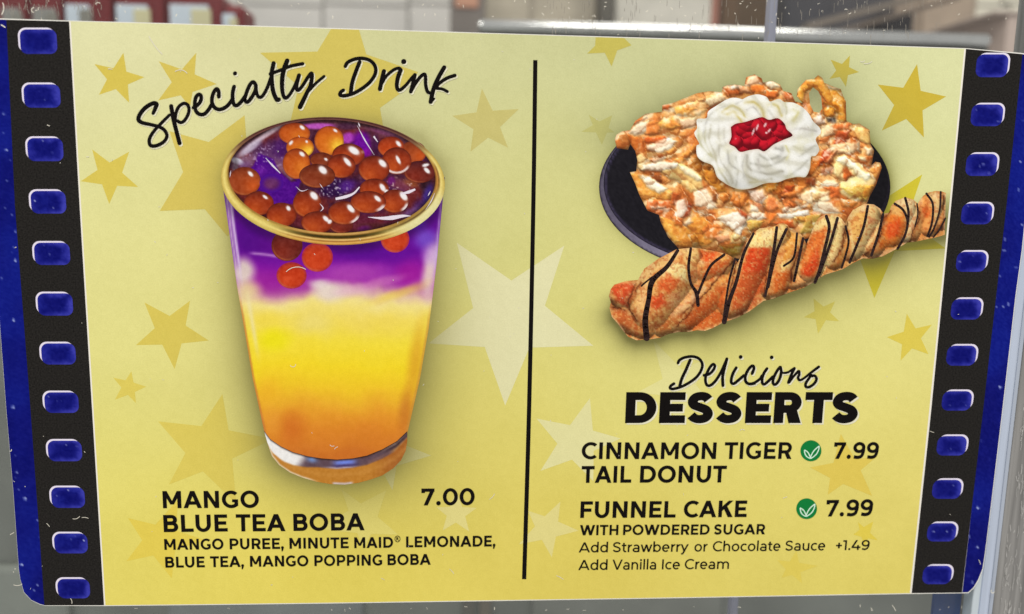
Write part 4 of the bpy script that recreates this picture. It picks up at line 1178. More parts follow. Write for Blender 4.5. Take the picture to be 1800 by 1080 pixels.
CREAM_LINES = [
    ([(1270.0,196.4),(1287.5,186.7),(1305.0,196.4),(1308.9,206.1)], 1.75, (206,190,120)),
    ([(1277.8,200.3),(1291.4,198.3),(1303.1,213.9)], 1.94, (210,194,126)),
    ([(1308.9,180.8),(1326.4,179.9),(1340.0,192.5),(1342.9,205.1)], 2.33, (204,188,122)),
    ([(1312.8,192.5),(1324.5,188.6),(1336.1,202.2)], 1.56, (196,192,180)),
    ([(1351.7,184.3),(1365.3,186.7),(1374.1,204.2)], 2.14, (206,192,130)),
    ([(1350.7,194.5),(1360.4,208.1)], 1.56, (190,186,168)),
    ([(1394.5,192.5),(1402.6,200.3),(1394.5,212.9)], 2.72, (214,206,150)),
    ([(1273.9,186.7),(1251.0,198.3),(1243.2,208.1)], 1.36, (208,206,196)),
    ([(1238.9,223.6),(1238.9,248.9),(1251.0,274.2)], 1.56, (204,200,170)),
    ([(1249.0,221.7),(1246.7,248.9),(1258.7,274.2)], 1.56, (200,196,176)),
    ([(1225.7,225.6),(1229.2,248.9),(1238.9,264.5),(1252.5,277.1)], 1.56, (198,194,160)),
    ([(1264.2,256.7),(1266.1,280.0),(1281.7,305.3),(1287.9,322.8)], 1.75, (196,192,178)),
    ([(1256.0,272.2),(1264.2,299.5),(1281.7,324.8)], 1.56, (196,190,164)),
    ([(1277.8,264.5),(1283.6,287.8),(1294.3,295.6)], 1.75, (188,186,178)),
    ([(1293.3,276.1),(1297.6,295.6),(1293.3,328.6)], 1.56, (206,204,192)),
    ([(1312.8,274.2),(1316.7,295.6),(1347.8,305.7),(1376.0,301.4)], 2.53, (180,176,162)),
    ([(1301.1,301.4),(1324.5,315.4),(1355.6,316.0)], 1.94, (190,184,158)),
    ([(1320.6,287.8),(1347.8,292.1),(1367.6,285.9),(1383.2,274.2)], 2.33, (182,180,168)),
    ([(1336.1,272.2),(1351.7,280.4),(1371.1,272.6),(1375.4,260.6)], 2.33, (178,176,164)),
    ([(1382.8,312.1),(1406.1,295.6),(1426.0,276.1)], 1.75, (200,198,186)),
    ([(1394.5,256.7),(1413.9,264.9),(1433.4,256.7)], 1.94, (204,202,186)),
    ([(1386.7,231.4),(1406.1,225.6),(1434.3,231.4)], 1.75, (200,196,188)),
    ([(1406.1,274.2),(1426.6,261.5)], 1.56, (196,194,184)),
    ([(1243.2,210.0),(1238.9,221.7),(1235.0,237.2)], 1.17, (206,204,196)),
    ([(1316.7,320.9),(1336.1,319.9),(1355.6,321.8)], 1.36, (204,194,160)),
    ([(1264.2,221.7),(1262.2,241.1),(1268.1,256.7)], 1.56, (212,208,194)),
    ([(1273.9,223.6),(1272.0,241.1),(1275.8,252.8)], 1.36, (216,212,200)),
    ([(1293.3,182.8),(1305.0,177.0)], 1.17, (204,202,190)),
    ([(1347.8,173.1),(1353.6,179.9),(1355.6,190.6)], 1.17, (200,198,180)),
    ([(1378.9,179.9),(1382.8,194.5),(1379.9,208.1)], 1.36, (206,202,176)),
    ([(1308.9,276.1),(1305.0,291.7),(1308.9,311.1)], 1.56, (206,204,196)),
    ([(1332.2,280.0),(1334.2,295.6)], 1.75, (196,192,184)),
    ([(1363.4,260.6),(1375.0,266.4),(1367.3,280.0)], 1.94, (186,184,176)),
    ([(1380.9,256.7),(1386.7,268.4),(1382.8,280.0)], 1.36, (214,208,160)),
]


def cream_fn(x, y):
    c = np.full(x.shape + (3,), (242.0, 241.0, 233.0))
    ed = -poly_dist(CREAM, x, y)
    c = mix(c, (250, 250, 246), 0.8 * np.exp(-((ed - 8) / 5) ** 2))
    wx, wy = x + 3 * (fbm(x, y, 12, 91) - 0.5), y + 3 * (fbm(x, y, 12, 93) - 0.5)
    for pts, w, rgb in CREAM_LINES:
        q = catmull(pts, 5)
        d = np.full(x.shape, 1e9)
        for a, b in zip(q[:-1], q[1:]):
            d = np.minimum(d, seg_dist(wx, wy, a, b))
        c = mix(c, rgb, 0.70 * np.exp(-(d / (w * 1.15)) ** 2) + 0.30 * np.exp(-(d / (w * 3.2)) ** 2))
    dx, dy = (x - 1334) / 104, (y - 243) / 78
    a = np.arctan2(dy, dx)
    r = np.hypot(dx, dy)
    rid = np.sin(13 * a + 9 * r + 5 * fbm(x, y, 26, 97))
    c = mix(c, (196, 192, 172), 0.42 * sstep(0.1, 1, rid) * sstep(0.45, 0.7, r))
    c = mix(c, (253, 253, 250), 0.5 * sstep(-0.2, -1, rid))
    c = mix(c, (222, 216, 170), 0.3 * sstep(0.55, 0.75, fbm(x, y, 20, 99)))
    bd = poly_dist(BERRY, x, y)
    c = mix(c, (196, 160, 140), 0.45 * np.exp(-np.maximum(bd, 0) / 2.2))
    c = c * (1 - 0.14 * sstep(290, 330, y) - 0.06 * sstep(1390, 1440, x))[..., None]
    c = mix(c, (190, 176, 140), 0.5 * (1 - sstep(0, 3.0, ed)) * sstep(250, 300, y))
    return c + ((vnoise(x, y, 2.6, 95) - 0.5) * 8)[..., None]


print_grid('whipped_cream', CREAM, 1.8, cream_fn, Z_C + 0.03 * MM, cake)
_bb = random.Random(3)
BCAPS = [(1336.5 + _bb.uniform(-46, 46), 236 + _bb.uniform(-24, 24), 0, 0, _bb.uniform(8, 14), _bb.uniform(-2, 3)) for _ in range(26)]
BCAPS = [(a, b, a + _bb.uniform(-6, 6), b + _bb.uniform(-4, 4), r, z) for a, b, _, _, r, z in BCAPS] + [(1331, 222, 1345, 236, 13, 6)]


def berry_fn(x, y):
    h0, i = bump_field(x, y, BCAPS)
    hx, _ = bump_field(x + .8, y, BCAPS)
    hy, _ = bump_field(x, y + .8, BCAPS)
    nx, ny = np.clip(-(hx - h0) / .8, -2, 2), np.clip(-(hy - h0) / .8, -2, 2)
    ndl = np.clip((nx * -0.35 + ny * -0.6 + 0.7) / np.sqrt(nx * nx + ny * ny + 1), 0, 1)
    c = mix(np.full(x.shape + (3,), (112.0, 8.0, 22.0)), (214, 26, 46), sstep(0.25, 0.95, ndl))
    c = mix(c, (150, 10, 26), 0.5 * sstep(0.5, 0.7, fbm(x, y, 14, 99)))
    c = mix(c, (250, 200, 205), 0.85 * sstep(0.965, 0.995, ndl) * sstep(0.5, 0.62, vnoise(x, y, 7, 101)))
    for hx_, hy_, w, hgt, an in [(1331, 224, 7, 1.8, -70), (1345, 220, 5, 2, -60), (1347, 234, 2.4, 2, 0), (1324, 232, 1.6, 8, 20), (1352, 230, 5, 1.8, -50)]:
        c = dab(c, x, y, hx_, hy_, w, hgt, (252, 226, 226), 0.85, 0.5, an)
    c = c * (0.7 + 0.3 * sstep(0, 6, -poly_dist(BERRY, x, y)))[..., None]
    return c


print_grid('strawberry_topping', BERRY, 1.5, berry_fn, Z_C + 0.036 * MM, cake)

# ------------------------------------------------------------------ printed twisted donut
_lob = [(150, 560, 230, 560, 68, -12, 'r'), (150, 680, 260, 720, 62, -14, 'm'), (290, 640, 440, 430, 100, 4, 'm'), (350, 715, 450, 700, 55, -10, 'm'), (430, 690, 640, 520, 72, -6, 'o'), (560, 430, 650, 400, 62, -2, 'r'), (700, 600, 830, 330, 80, 4, 'r'),
        (860, 300, 930, 260, 55, 2, 'p'), (900, 530, 1010, 330, 66, -4, 'o'), (1080, 440, 1170, 230, 62, 3, 'r'), (1000, 500, 1060, 480, 36, -8, 'm'), (1200, 390, 1228, 220, 48, -3, 'p'), (1280, 330, 1365, 170, 66, 3, 'o'),
        (1390, 330, 1450, 240, 52, -4, 'o'), (1480, 270, 1555, 140, 56, 3, 'o'), (1570, 260, 1640, 130, 50, -3, 'o'), (1670, 230, 1715, 95, 44, 2, 'p'), (1730, 200, 1775, 100, 42, -2, 'r'), (480, 420, 500, 370, 50, 0, 'p')]
LOB = [(1040 + a / 2.8125, 320 + b / 2.8125, 1040 + c / 2.8125, 320 + d / 2.8125, r / 2.8125, z * 0.9 - 0.5 * r / 2.8125) for a, b, c, d, r, z, k_ in _lob]
LOBC = np.array([{'r': (206, 82, 36), 'm': (196, 100, 52), 'o': (214, 112, 50), 'p': (216, 160, 98)}[q[6]] for q in _lob] + [(140, 66, 32)], float)


TAIL_PATCHES = [
    ([(1073.9,542.1),(1101.7,546.8),(1115.6,558.3),(1124.8,593.1),(1106.3,590.7),(1087.8,572.2)], (194,98,52)),
    ([(1071.6,507.4),(1085.5,498.1),(1113.2,498.1),(1115.6,509.7),(1106.3,530.6),(1101.7,542.1),(1083.1,525.9)], (202,60,32)),
    ([(1127.1,486.6),(1141.0,468.1),(1166.5,454.2),(1189.6,440.3),(1189.6,449.5),(1171.1,465.7),(1148.0,479.6),(1129.4,502.8)], (226,176,122)),
    ([(1117.9,512.0),(1138.7,488.9),(1148.0,488.9),(1136.4,512.0),(1131.8,558.3),(1134.1,572.2),(1117.9,563.0),(1115.6,535.2)], (224,168,114)),
    ([(1175.7,516.7),(1219.7,507.4),(1224.4,528.2),(1212.8,542.1),(1189.6,542.1),(1171.1,535.2)], (222,152,102)),
    ([(1196.6,438.0),(1226.7,437.0),(1227.1,449.5),(1217.4,461.1),(1212.8,493.5),(1208.1,470.4)], (228,182,122)),
    ([(1161.9,479.6),(1180.4,458.8),(1203.5,465.7),(1210.5,498.1),(1189.6,488.9),(1168.8,493.5)], (236,208,152)),
    ([(1159.5,498.1),(1171.1,479.6),(1185.0,488.9),(1196.6,488.9),(1191.9,498.1),(1175.7,516.7),(1159.5,509.7)], (210,80,38)),
    ([(1145.6,521.3),(1164.2,516.7),(1171.1,532.9),(1154.9,546.8),(1145.6,539.8)], (216,64,32)),
    ([(1145.6,558.3),(1198.9,546.8),(1210.5,551.4),(1189.6,572.2),(1157.2,581.5),(1148.0,572.2)], (178,104,56)),
    ([(1230.1,442.6),(1261.4,444.9),(1254.4,454.2),(1240.6,463.4),(1230.1,454.2)], (216,68,28)),
    ([(1212.8,479.6),(1229.0,461.1),(1231.3,493.5),(1222.0,509.7)], (224,140,84)),
    ([(1235.9,470.4),(1259.1,454.2),(1268.3,451.9),(1254.4,470.4),(1235.9,498.1)], (214,96,44)),
    ([(1268.3,447.2),(1291.5,453.0),(1286.9,465.7),(1268.3,458.8)], (230,174,102)),
    ([(1249.8,475.0),(1273.0,458.8),(1286.9,451.9),(1277.6,475.0),(1245.2,498.1)], (212,86,36)),
    ([(1198.9,558.3),(1235.9,525.9),(1282.2,488.9),(1275.3,516.7),(1268.3,565.3),(1235.9,579.2),(1208.1,581.5)], (208,90,38)),
    ([(1231.3,516.7),(1259.1,493.5),(1284.5,479.6),(1282.2,488.9),(1259.1,502.8),(1235.9,525.9)], (234,150,76)),
    ([(1291.5,512.0),(1305.4,479.6),(1349.4,479.6),(1344.7,512.0),(1314.6,535.2),(1286.9,549.1)], (204,80,38)),
    ([(1305.4,465.7),(1316.9,435.6),(1354.0,435.6),(1351.7,461.1),(1344.7,479.6),(1305.4,479.6)], (212,56,24)),
    ([(1293.8,549.1),(1337.8,512.0),(1347.0,521.3),(1314.6,546.8),(1279.9,563.0)], (196,100,58)),
    ([(1310.0,431.0),(1333.1,403.2),(1358.6,400.9),(1358.6,435.6),(1337.8,435.6),(1316.9,435.6)], (236,208,150)),
    ([(1291.5,470.4),(1303.1,449.5),(1321.6,412.5),(1323.9,414.8),(1310.0,447.2),(1300.7,475.0)], (230,180,122)),
    ([(1360.0,397.8),(1367.4,394.1),(1384.1,397.8),(1382.2,408.9),(1371.1,438.5),(1360.0,449.6)], (230,198,140)),
    ([(1384.1,403.3),(1400.7,405.2),(1397.0,431.1),(1387.8,453.3),(1374.8,464.4)], (216,140,64)),
    ([(1398.9,408.9),(1411.9,416.3),(1406.3,438.5),(1395.2,445.9)], (226,162,90)),
    ([(1360.0,483.0),(1389.6,464.4),(1389.6,486.7),(1391.5,505.2),(1371.1,516.3),(1360.0,516.3)], (208,90,34)),
    ([(1371.1,460.7),(1389.6,457.0),(1387.8,471.9),(1371.1,479.3)], (230,190,130)),
    ([(1413.7,423.7),(1424.8,403.3),(1441.5,384.8),(1461.9,376.5),(1480.4,383.0),(1487.8,399.6),(1478.5,431.1),(1463.7,460.7),(1441.5,486.7),(1430.4,497.8),(1400.7,499.6),(1402.6,477.4)], (230,198,142)),
    ([(1413.7,427.4),(1426.7,408.9),(1441.5,407.0),(1448.9,397.8),(1454.4,399.6),(1448.9,423.7),(1441.5,460.7),(1432.2,486.7),(1404.4,483.0)], (216,94,34)),
    ([(1415.6,468.1),(1437.8,438.5),(1437.8,468.1),(1423.0,488.5),(1408.1,483.0)], (208,56,24)),
    ([(1400.7,486.7),(1426.7,486.7),(1432.2,497.8),(1400.7,503.3)], (226,150,96)),
    ([(1487.8,399.6),(1497.0,408.9),(1489.6,438.5),(1478.5,468.1),(1452.6,479.3),(1471.1,453.3)], (208,130,64)),
    ([(1489.6,388.5),(1500.7,366.3),(1519.3,358.9),(1537.8,360.7),(1548.9,373.7),(1550.7,390.4),(1537.8,420.0),(1515.6,449.6),(1489.6,468.1),(1497.0,438.5)], (224,184,130)),
    ([(1493.3,390.4),(1508.1,373.7),(1523.0,371.9),(1513.7,423.7),(1500.7,423.7)], (220,160,90)),
    ([(1526.7,381.1),(1537.8,383.0),(1535.9,394.1),(1526.7,394.1)], (210,130,90)),
    ([(1552.6,383.0),(1563.7,375.6),(1565.6,368.1),(1578.5,362.6),(1589.6,381.1),(1589.6,408.9),(1578.5,431.1),(1545.2,438.5),(1545.2,423.7),(1552.6,397.8)], (220,114,44)),
    ([(1556.3,394.1),(1582.2,384.8),(1582.2,412.6),(1560.0,423.7)], (210,70,28)),
    ([(1511.9,453.3),(1537.8,447.8),(1574.8,434.8),(1563.7,445.9),(1534.1,455.2)], (208,150,108)),
    ([(1565.6,364.4),(1578.5,351.5),(1593.3,347.8),(1608.1,355.2),(1613.7,373.7),(1610.0,397.8),(1597.0,423.7),(1578.5,438.5),(1595.2,407.0),(1593.3,375.6),(1582.2,360.7)], (218,186,146)),
    ([(1565.6,362.6),(1580.4,360.7),(1589.6,375.6),(1585.9,381.1),(1567.4,377.4)], (222,160,96)),
    ([(1615.6,357.0),(1626.7,342.2),(1634.1,344.1),(1639.6,366.3),(1637.8,394.1),(1626.7,412.6),(1597.0,429.3),(1613.7,397.8)], (224,142,80)),
    ([(1619.3,366.3),(1632.2,360.7),(1634.1,381.1),(1621.1,383.0)], (212,84,34)),
    ([(1632.2,340.4),(1648.9,336.7),(1656.3,357.0),(1654.4,381.1),(1634.1,416.3),(1643.3,383.0)], (220,178,130)),
    ([(1656.3,340.4),(1667.4,342.2),(1663.7,408.9),(1652.6,407.0),(1660.0,381.1)], (210,152,104)),
    ([(1650.7,403.3),(1661.9,384.8),(1662.2,401.5),(1654.4,408.9)], (208,88,42)),
]
TAIL_CREASES = [
    ([(1115.6,500.5),(1104.0,535.2),(1118.3,564.1)], 1.85),
    ([(1198.9,551.4),(1235.9,519.0),(1289.2,458.8)], 1.85),
    ([(1294.3,458.8),(1283.4,512.0),(1271.1,564.1)], 1.39),
    ([(1222.0,509.7),(1219.7,535.2),(1208.1,553.7),(1189.6,572.2)], 1.62),
    ([(1127.1,498.1),(1117.9,512.0)], 1.39),
    ([(1073.9,538.7),(1097.0,544.4)], 1.85),
    ([(1347.0,479.6),(1343.6,521.3)], 1.39),
    ([(1488.1,398.7),(1478.5,434.8),(1463.7,460.7)], 1.67),
    ([(1551.7,381.1),(1553.0,397.8),(1538.7,431.1),(1517.4,450.6)], 1.67),
    ([(1564.6,370.9),(1554.4,383.0)], 1.48),
    ([(1615.2,366.3),(1614.1,384.8),(1598.0,428.3)], 1.67),
    ([(1412.8,418.1),(1406.3,438.5),(1393.3,468.1),(1389.6,497.8)], 2.04),
    ([(1384.1,401.5),(1399.8,407.0)], 0.93),
    ([(1656.3,345.9),(1660.0,381.1),(1648.9,408.9)], 1.30),
    ([(1482.2,401.5),(1487.8,416.3),(1478.5,438.5)], 0.93),
]


def tail_fn(x, y):
    wx, wy = x + 5 * (fbm(x, y, 10, 151) - 0.5) + 2.5 * (vnoise(x, y, 3, 155) - 0.5), y + 5 * (fbm(x, y, 10, 153) - 0.5) + 2.5 * (vnoise(x, y, 3, 157) - 0.5)

    def hh(a, b):
        return bump_field(a, b, LOB)[0]
    h0 = hh(x, y)
    nx, ny = np.clip(-(hh(x + 1, y) - h0), -1.6, 1.6), np.clip(-(hh(x, y + 1) - h0), -1.6, 1.6)
    ndl = np.clip((nx * -0.22 + ny * -0.62 + 0.74) / np.sqrt(nx * nx + ny * ny + 1), 0, 1)
    c = np.full(x.shape + (3,), (206.0, 132.0, 76.0))
    for p, rgb in TAIL_PATCHES:
        hot = rgb[0] - rgb[1] > 116
        c = patch(c, wx, wy, p, rgb, 0.86 if hot else 0.95, 5.5 if hot else 2.8)
    red = sstep(60, 130, c[..., 0] - c[..., 1])
    g = fbm(x, y, 5, 165, 3)
    near = 1 - 0.5 * sstep(1380, 1500, x)
    c = mix(c, (228, 174, 108), near * 0.55 * sstep(0.55, 0.68, g) * (1 - 0.35 * red))
    c = mix(c, (176, 74, 34), 0.42 * sstep(0.45, 0.30, g))
    c = mix(c, (246, 222, 176), 0.34 * near * sstep(0.78, 0.9, vnoise(x, y, 2.2, 171)))
    c = mix(c, (120, 54, 28), 0.4 * sstep(0.78, 0.9, vnoise(x, y, 3.0, 173)))
    for pts, w in TAIL_CREASES:
        q = catmull(pts, 4)
        d = np.full(x.shape, 1e9)
        for a, b in zip(q[:-1], q[1:]):
            d = np.minimum(d, seg_dist(wx, wy, a, b))
        c = mix(c, (232, 186, 130), 0.42 * np.exp(-((d - 2.6 * w) / (1.2 * w)) ** 2) * sstep(0.35, 0.6, g))
        c = mix(c, (92, 42, 22), 0.80 * np.exp(-(d / (w * 0.6)) ** 2) + 0.30 * np.exp(-(d / (w * 3.4)) ** 2))
    e = -poly_dist(TAIL, x, y)
    c = c * np.array([1.01, 1.05, 0.98])
    low = sstep(0.62, 0.3, ndl)
    c = c * (0.70 + 0.42 * ndl)[..., None]
    c = mix(c, (240, 214, 168), 0.40 * sstep(0.86, 0.97, ndl) * sstep(0.4, 0.6, fbm(x, y, 12, 187)) * (1 - 0.7 * red))
    c = c * (1 - 0.34 * low * (1 - sstep(3, 18, e)))[..., None]
    c = mix(c, (232, 196, 146), 0.55 * (1 - sstep(1.0, 3.5, e)) * sstep(0.4, 0.6, fbm(x, y, 8, 181)))
    return c + ((vnoise(x, y, 2.2, 175) - 0.5) * 20)[..., None]


tail = print_grid('printed_twist_donut', TAIL, 1.7, tail_fn, Z_C + 0.05 * MM, sign)
tail['label'] = 'printed cinnamon twist donut drizzled with chocolate'
CHOC = solid((44, 24, 22), 0.35, 0.25, 1800, 0.7, 1.4)
DRIZZLE = [([(425, 340), (372, 420), (300, 490), (282, 580), (265, 680), (272, 772)], 19, [.7, .9, 1.2, 1, 1.25, 1.3]), ([(300, 470), (262, 500), (246, 515)], 7, None), ([(490, 330), (479, 420), (490, 500), (518, 550), (526, 610)], 12, [.9, 1, .9, 1.3, 1.2]),
           ([(655, 360), (592, 410), (556, 480), (525, 555)], 11, None), ([(710, 380), (682, 480), (665, 580), (652, 680)], 9, None), ([(800, 255), (750, 360), (716, 490), (680, 590), (655, 692)], 14, [.7, .9, 1, 1.2, 1.4]),
           ([(915, 225), (900, 340), (882, 450), (858, 565)], 13, [.9, 1, 1.1, .7]), ([(962, 235), (920, 330), (892, 430), (872, 520)], 12, None), ([(1015, 255), (1005, 350), (988, 388), (950, 415)], 9, None), ([(1045, 280), (1020, 400), (1000, 490)], 11, None),
           ([(1160, 170), (1174, 230), (1150, 340), (1125, 440), (1104, 496)], 13, None), ([(1215, 180), (1190, 270), (1160, 360), (1122, 462)], 12, None), ([(1255, 220), (1270, 290), (1256, 360), (1236, 424)], 9, None),
           ([(1365, 120), (1345, 220), (1312, 310), (1275, 398)], 11, None), ([(1440, 160), (1420, 250), (1383, 362)], 11, None), ([(1498, 108), (1540, 140), (1562, 200), (1546, 270), (1512, 330)], 10, None), ([(1550, 80), (1566, 150), (1560, 220)], 10, None),
           ([(1608, 108), (1612, 160), (1598, 220)], 6, None), ([(1655, 58), (1686, 110), (1682, 200), (1660, 268)], 9, None), ([(1725, 50), (1720, 140), (1692, 230), (1668, 272)], 8, None), ([(1748, 180), (1720, 235), (1690, 272)], 7, None)]
for i, (pts, w, tp) in enumerate(DRIZZLE):
    s = Ink(Z_C + (0.06 + 0.006 * i) * MM, 0.5e-8)
    s.stroke(zz(pts, 1040, 320, 2.8125), 1.25 * w / 2.8125, 6, True, True, tp)
    s.build('chocolate_drizzle', CHOC, tail)

# ------------------------------------------------------------------ lettering
def arc_pts(cx, cy, rx, ry, a0, a1, t, th, k=None):
    """quads of a bent stroke: outer ellipse rx, ry; stroke t wide at the sides and th at top and bottom"""
    k = k or max(4, int(abs(a1 - a0) / 11))
    q = []
    A = [math.radians(a0 + (a1 - a0) * i / k) for i in range(k + 1)]
    o = [(cx + rx * math.cos(a), cy + ry * math.sin(a)) for a in A]
    n = [(cx + (rx - t) * math.cos(a), cy + (ry - th) * math.sin(a)) for a in A]
    for i in range(k):
        q.append([o[i], o[i + 1], n[i + 1], n[i]])
    return q


def rect(x0, y0, x1, y1):
    return [[(x0, y0), (x1, y0), (x1, y1), (x0, y1)]]


def para(x0, y0, x1, y1, t):
    return [[(x0, y0), (x0 + t, y0), (x1 + t, y1), (x1, y1)]]


def path(pts, t, per=6, smooth=True):
    c = catmull(pts, per) if smooth else [np.array(p, float) for p in pts]
    L, R_ = [], []
    for i in range(len(c)):
        d = c[min(i + 1, len(c) - 1)] - c[max(i - 1, 0)]
        d = d / (np.hypot(*d) + 1e-9)
        n = np.array([-d[1], d[0]]) * t / 2
        L.append(tuple(c[i] + n))
        R_.append(tuple(c[i] - n))
    return [[L[i], L[i + 1], R_[i + 1], R_[i]] for i in range(len(c) - 1)]


def disc_q(cx, cy, r, k=14):
    return [[(cx + r * math.cos(2 * math.pi * i / k), cy + r * math.sin(2 * math.pi * i / k)) for i in range(k)]]


def bowl(x0, x1, y0, y1, t, th):
    r = min((y1 - y0) / 2 * 1.05, x1 - x0)
    return [rect(x0, y1 - th, x1 - r + .002, y1), rect(x0, y0, x1 - r + .002, y0 + th), arc_pts(x1 - r, (y0 + y1) / 2, r, (y1 - y0) / 2, -90, 90, t, th)]


def glyph(ch, t):
    """returns (width, left bearing, right bearing, list of strokes) for cap height 1"""
    th = t * 0.88
    td = t * 1.1
    X = 0.74
    st, rd, dg = 0.105, 0.055, 0.012
    if ch == 'A':
        w = 1.04
        return w, dg, dg, [para(0, 0, w / 2 - td / 2, 1, td), para(w - td, 0, w / 2 - td / 2, 1, td), rect(w * .2, .2, w * .8, .2 + th)]
    if ch == 'B':
        w = .80
        return w, st, rd, [rect(0, 0, t, 1)] + bowl(t * .5, w - .05, .5 - th * .35, 1, t, th) + bowl(t * .5, w, 0, .5 + th * .5, t, th)
    if ch == 'C':
        w = .88
        return w, rd, .03, [arc_pts(.53, .5, .53, .515, 47, 313, t, th)]
    if ch == 'D':
        w = .92
        return w, st, rd, [rect(0, 0, t, 1), rect(t * .5, 1 - th, w - .5, 1), rect(t * .5, 0, w - .5, th), arc_pts(w - .5, .5, .5, .5, -90, 90, t, th)]
    if ch == 'E':
        w = .72
        return w, st, .05, [rect(0, 0, t, 1), rect(t * .5, 1 - th, w * .98, 1), rect(t * .5, .5 - th / 2, w * .9, .5 + th / 2), rect(t * .5, 0, w, th)]
    if ch == 'F':
        w = .71
        return w, st, .03, [rect(0, 0, t, 1), rect(t * .5, 1 - th, w, 1), rect(t * .5, .47 - th / 2, w * .9, .47 + th / 2)]
    if ch == 'G':
        w = .92
        return w, rd, .08, [arc_pts(.53, .5, .53, .515, 47, 318, t, th), rect(w - t * .95, .12, w, .5), rect(.58, .5 - th * .85, w - t * .4, .5)]
    if ch == 'H':
        w = .85
        return w, st, st, [rect(0, 0, t, 1), rect(w - t, 0, w, 1), rect(t * .5, .5 - th / 2, w - t * .5, .5 + th / 2)]
    if ch == 'I':
        return t, st, st, [rect(0, 0, t, 1)]
    if ch == 'K':
        w = .88
        return w, st, dg, [rect(0, 0, t, 1), [[(t * .6, .28), (t * .6, .28 + td * 1.2), (w - td * 1.25 + .02, 1), (w - .02, 1)]], [[(w * .34, .55), (w * .34 + td * .75, .72), (w, 0), (w - td * 1.22, 0)]]]
    if ch == 'L':
        w = .68
        return w, st, .02, [rect(0, 0, t, 1), rect(t * .5, 0, w, th)]
    if ch == 'M':
        w = 1.04
        return w, st, st, [rect(0, 0, t, 1), rect(w - t, 0, w, 1), [[(0, 1), (td * .98, 1), (w / 2 + td * .42, .22), (w / 2 - td * .42, .22)]], [[(w, 1), (w - td * .98, 1), (w / 2 - td * .42, .22), (w / 2 + td * .42, .22)]]]
    if ch == 'N':
        w = .86
        return w, st, st, [rect(0, 0, t, 1), rect(w - t, 0, w, 1), [[(0, 1), (td, 1), (w, 0), (w - td, 0)]]]
    if ch == 'O':
        w = 1.05
        return w, rd, rd, [arc_pts(w / 2, .5, w / 2, .515, 0, 360, t, th)]
    if ch == 'P':
        w = .80
        return w, st, .04, [rect(0, 0, t, 1)] + bowl(t * .5, w, .31, 1, t, th)
    if ch == 'R':
        w = .82
        return w, st, .03, [rect(0, 0, t, 1)] + bowl(t * .5, w - .02, .33, 1, t, th) + [[[(w * .42, .40), (w * .42 + td * 1.05, .42), (w, 0), (w - td * 1.15, 0)]]]
    if ch == 'S':
        w = .76
        c = [(0.96, .85), (.78, .965), (.5, 1.0), (.2, .945), (0.035, .77), (.16, .605), (.5, .51), (.85, .40), (.975, .225), (.82, .055), (.48, 0.0), (.2, .045), (-.02, .17)]
        return w, .04, .05, [path([(t / 2 + a * (w - t), th / 2 + b * (1 - th)) for a, b in c], (t + th) / 2)]
    if ch == 'T':
        w = .80
        return w, .02, .02, [rect(w / 2 - t / 2, 0, w / 2 + t / 2, 1 - th * .5), rect(0, 1 - th, w, 1)]
    if ch == 'U':
        w = .84
        return w, .095, .095, [rect(0, .42, t, 1), rect(w - t, .42, w, 1), arc_pts(w / 2, .42, w / 2, .435, 180, 360, t, th)]
    if ch == 'V':
        w = 1.0
        return w, dg, dg, [para(w / 2 - td / 2, 0, 0, 1, td), para(w / 2 - td / 2, 0, w - td, 1, td)]
    if ch == 'W':
        w = 1.45
        return w, dg, dg, [para(w * .29 - td / 2, 0, 0, 1, td), para(w * .29 - td / 2, 0, w / 2 - td / 2, 1, td), para(w * .71 - td / 2, 0, w / 2 - td / 2, 1, td), para(w * .71 - td / 2, 0, w - td, 1, td)]
    if ch == '0':
        w = .88
        return w, .05, .05, [arc_pts(w / 2, .5, w / 2, .515, 0, 360, t, th)]
    if ch == '1':
        w = .36
        return w, .02, .1, [rect(w - t, 0, w, 1), rect(0, 1 - th, w - t * .5, 1)]
    if ch == '4':
        w = .86
        return w, .03, .03, [rect(w * .62, 0, w * .62 + t, .5), rect(0, .2, w, .2 + th), [[(0, .2 + th * .9), (t * 1.15, .2 + th * .9), (w * .66, 1), (w * .66 - t * 1.2, 1)]]]
    if ch == '7':
        w = .76
        return w, .03, .03, [rect(0, 1 - th, w, 1), rect(0, .74, t * .95, 1 - th * .5), [[(w * .17, 0), (w * .17 + td, 0), (w, 1 - th * .6), (w - td * 1.02, 1 - th * .6)]]]
    if ch == '9':
        w = .78
        return w, .05, .05, [arc_pts(w / 2, .68, w / 2, .335, 0, 360, t, th), path([(w - t / 2, .66), (w - t / 2 - .01, .42), (w * .73, .17), (w * .45, th / 2 - .01), (w * .1, .115)], (t + th) / 2)]
    if ch == '.':
        r = t * .62
        return 2 * r, .07, .07, [disc_q(r, r - .01, r)]
    if ch == ',':
        r = t * .6
        return 2 * r, .03, .12, [disc_q(r, r - .01, r), [[(r * .3, r), (r * 1.95, r * .8), (r * 1.1, -.22), (r * .3, -.22)]]]
    if ch == '+':
        w = .56
        return w, .06, .08, [rect(0, .47 - th / 2, w, .47 + th / 2), rect(w / 2 - t / 2, .47 - w / 2, w / 2 + t / 2, .47 + w / 2)]
    if ch == 'a':
        w = .64
        return w, .05, .09, [rect(w - t, 0, w, .44), arc_pts(w * .5, .44, w * .5, .315, 0, 142, t, th), arc_pts(w * .42, .215, w * .42, .23, 62, 300, t, th), rect(w * .42, .43 - th, w - t * .5, .43), path([(w * .42, th / 2 - .012), (w * .72, .06), (w - t * .6, .18)], th)]
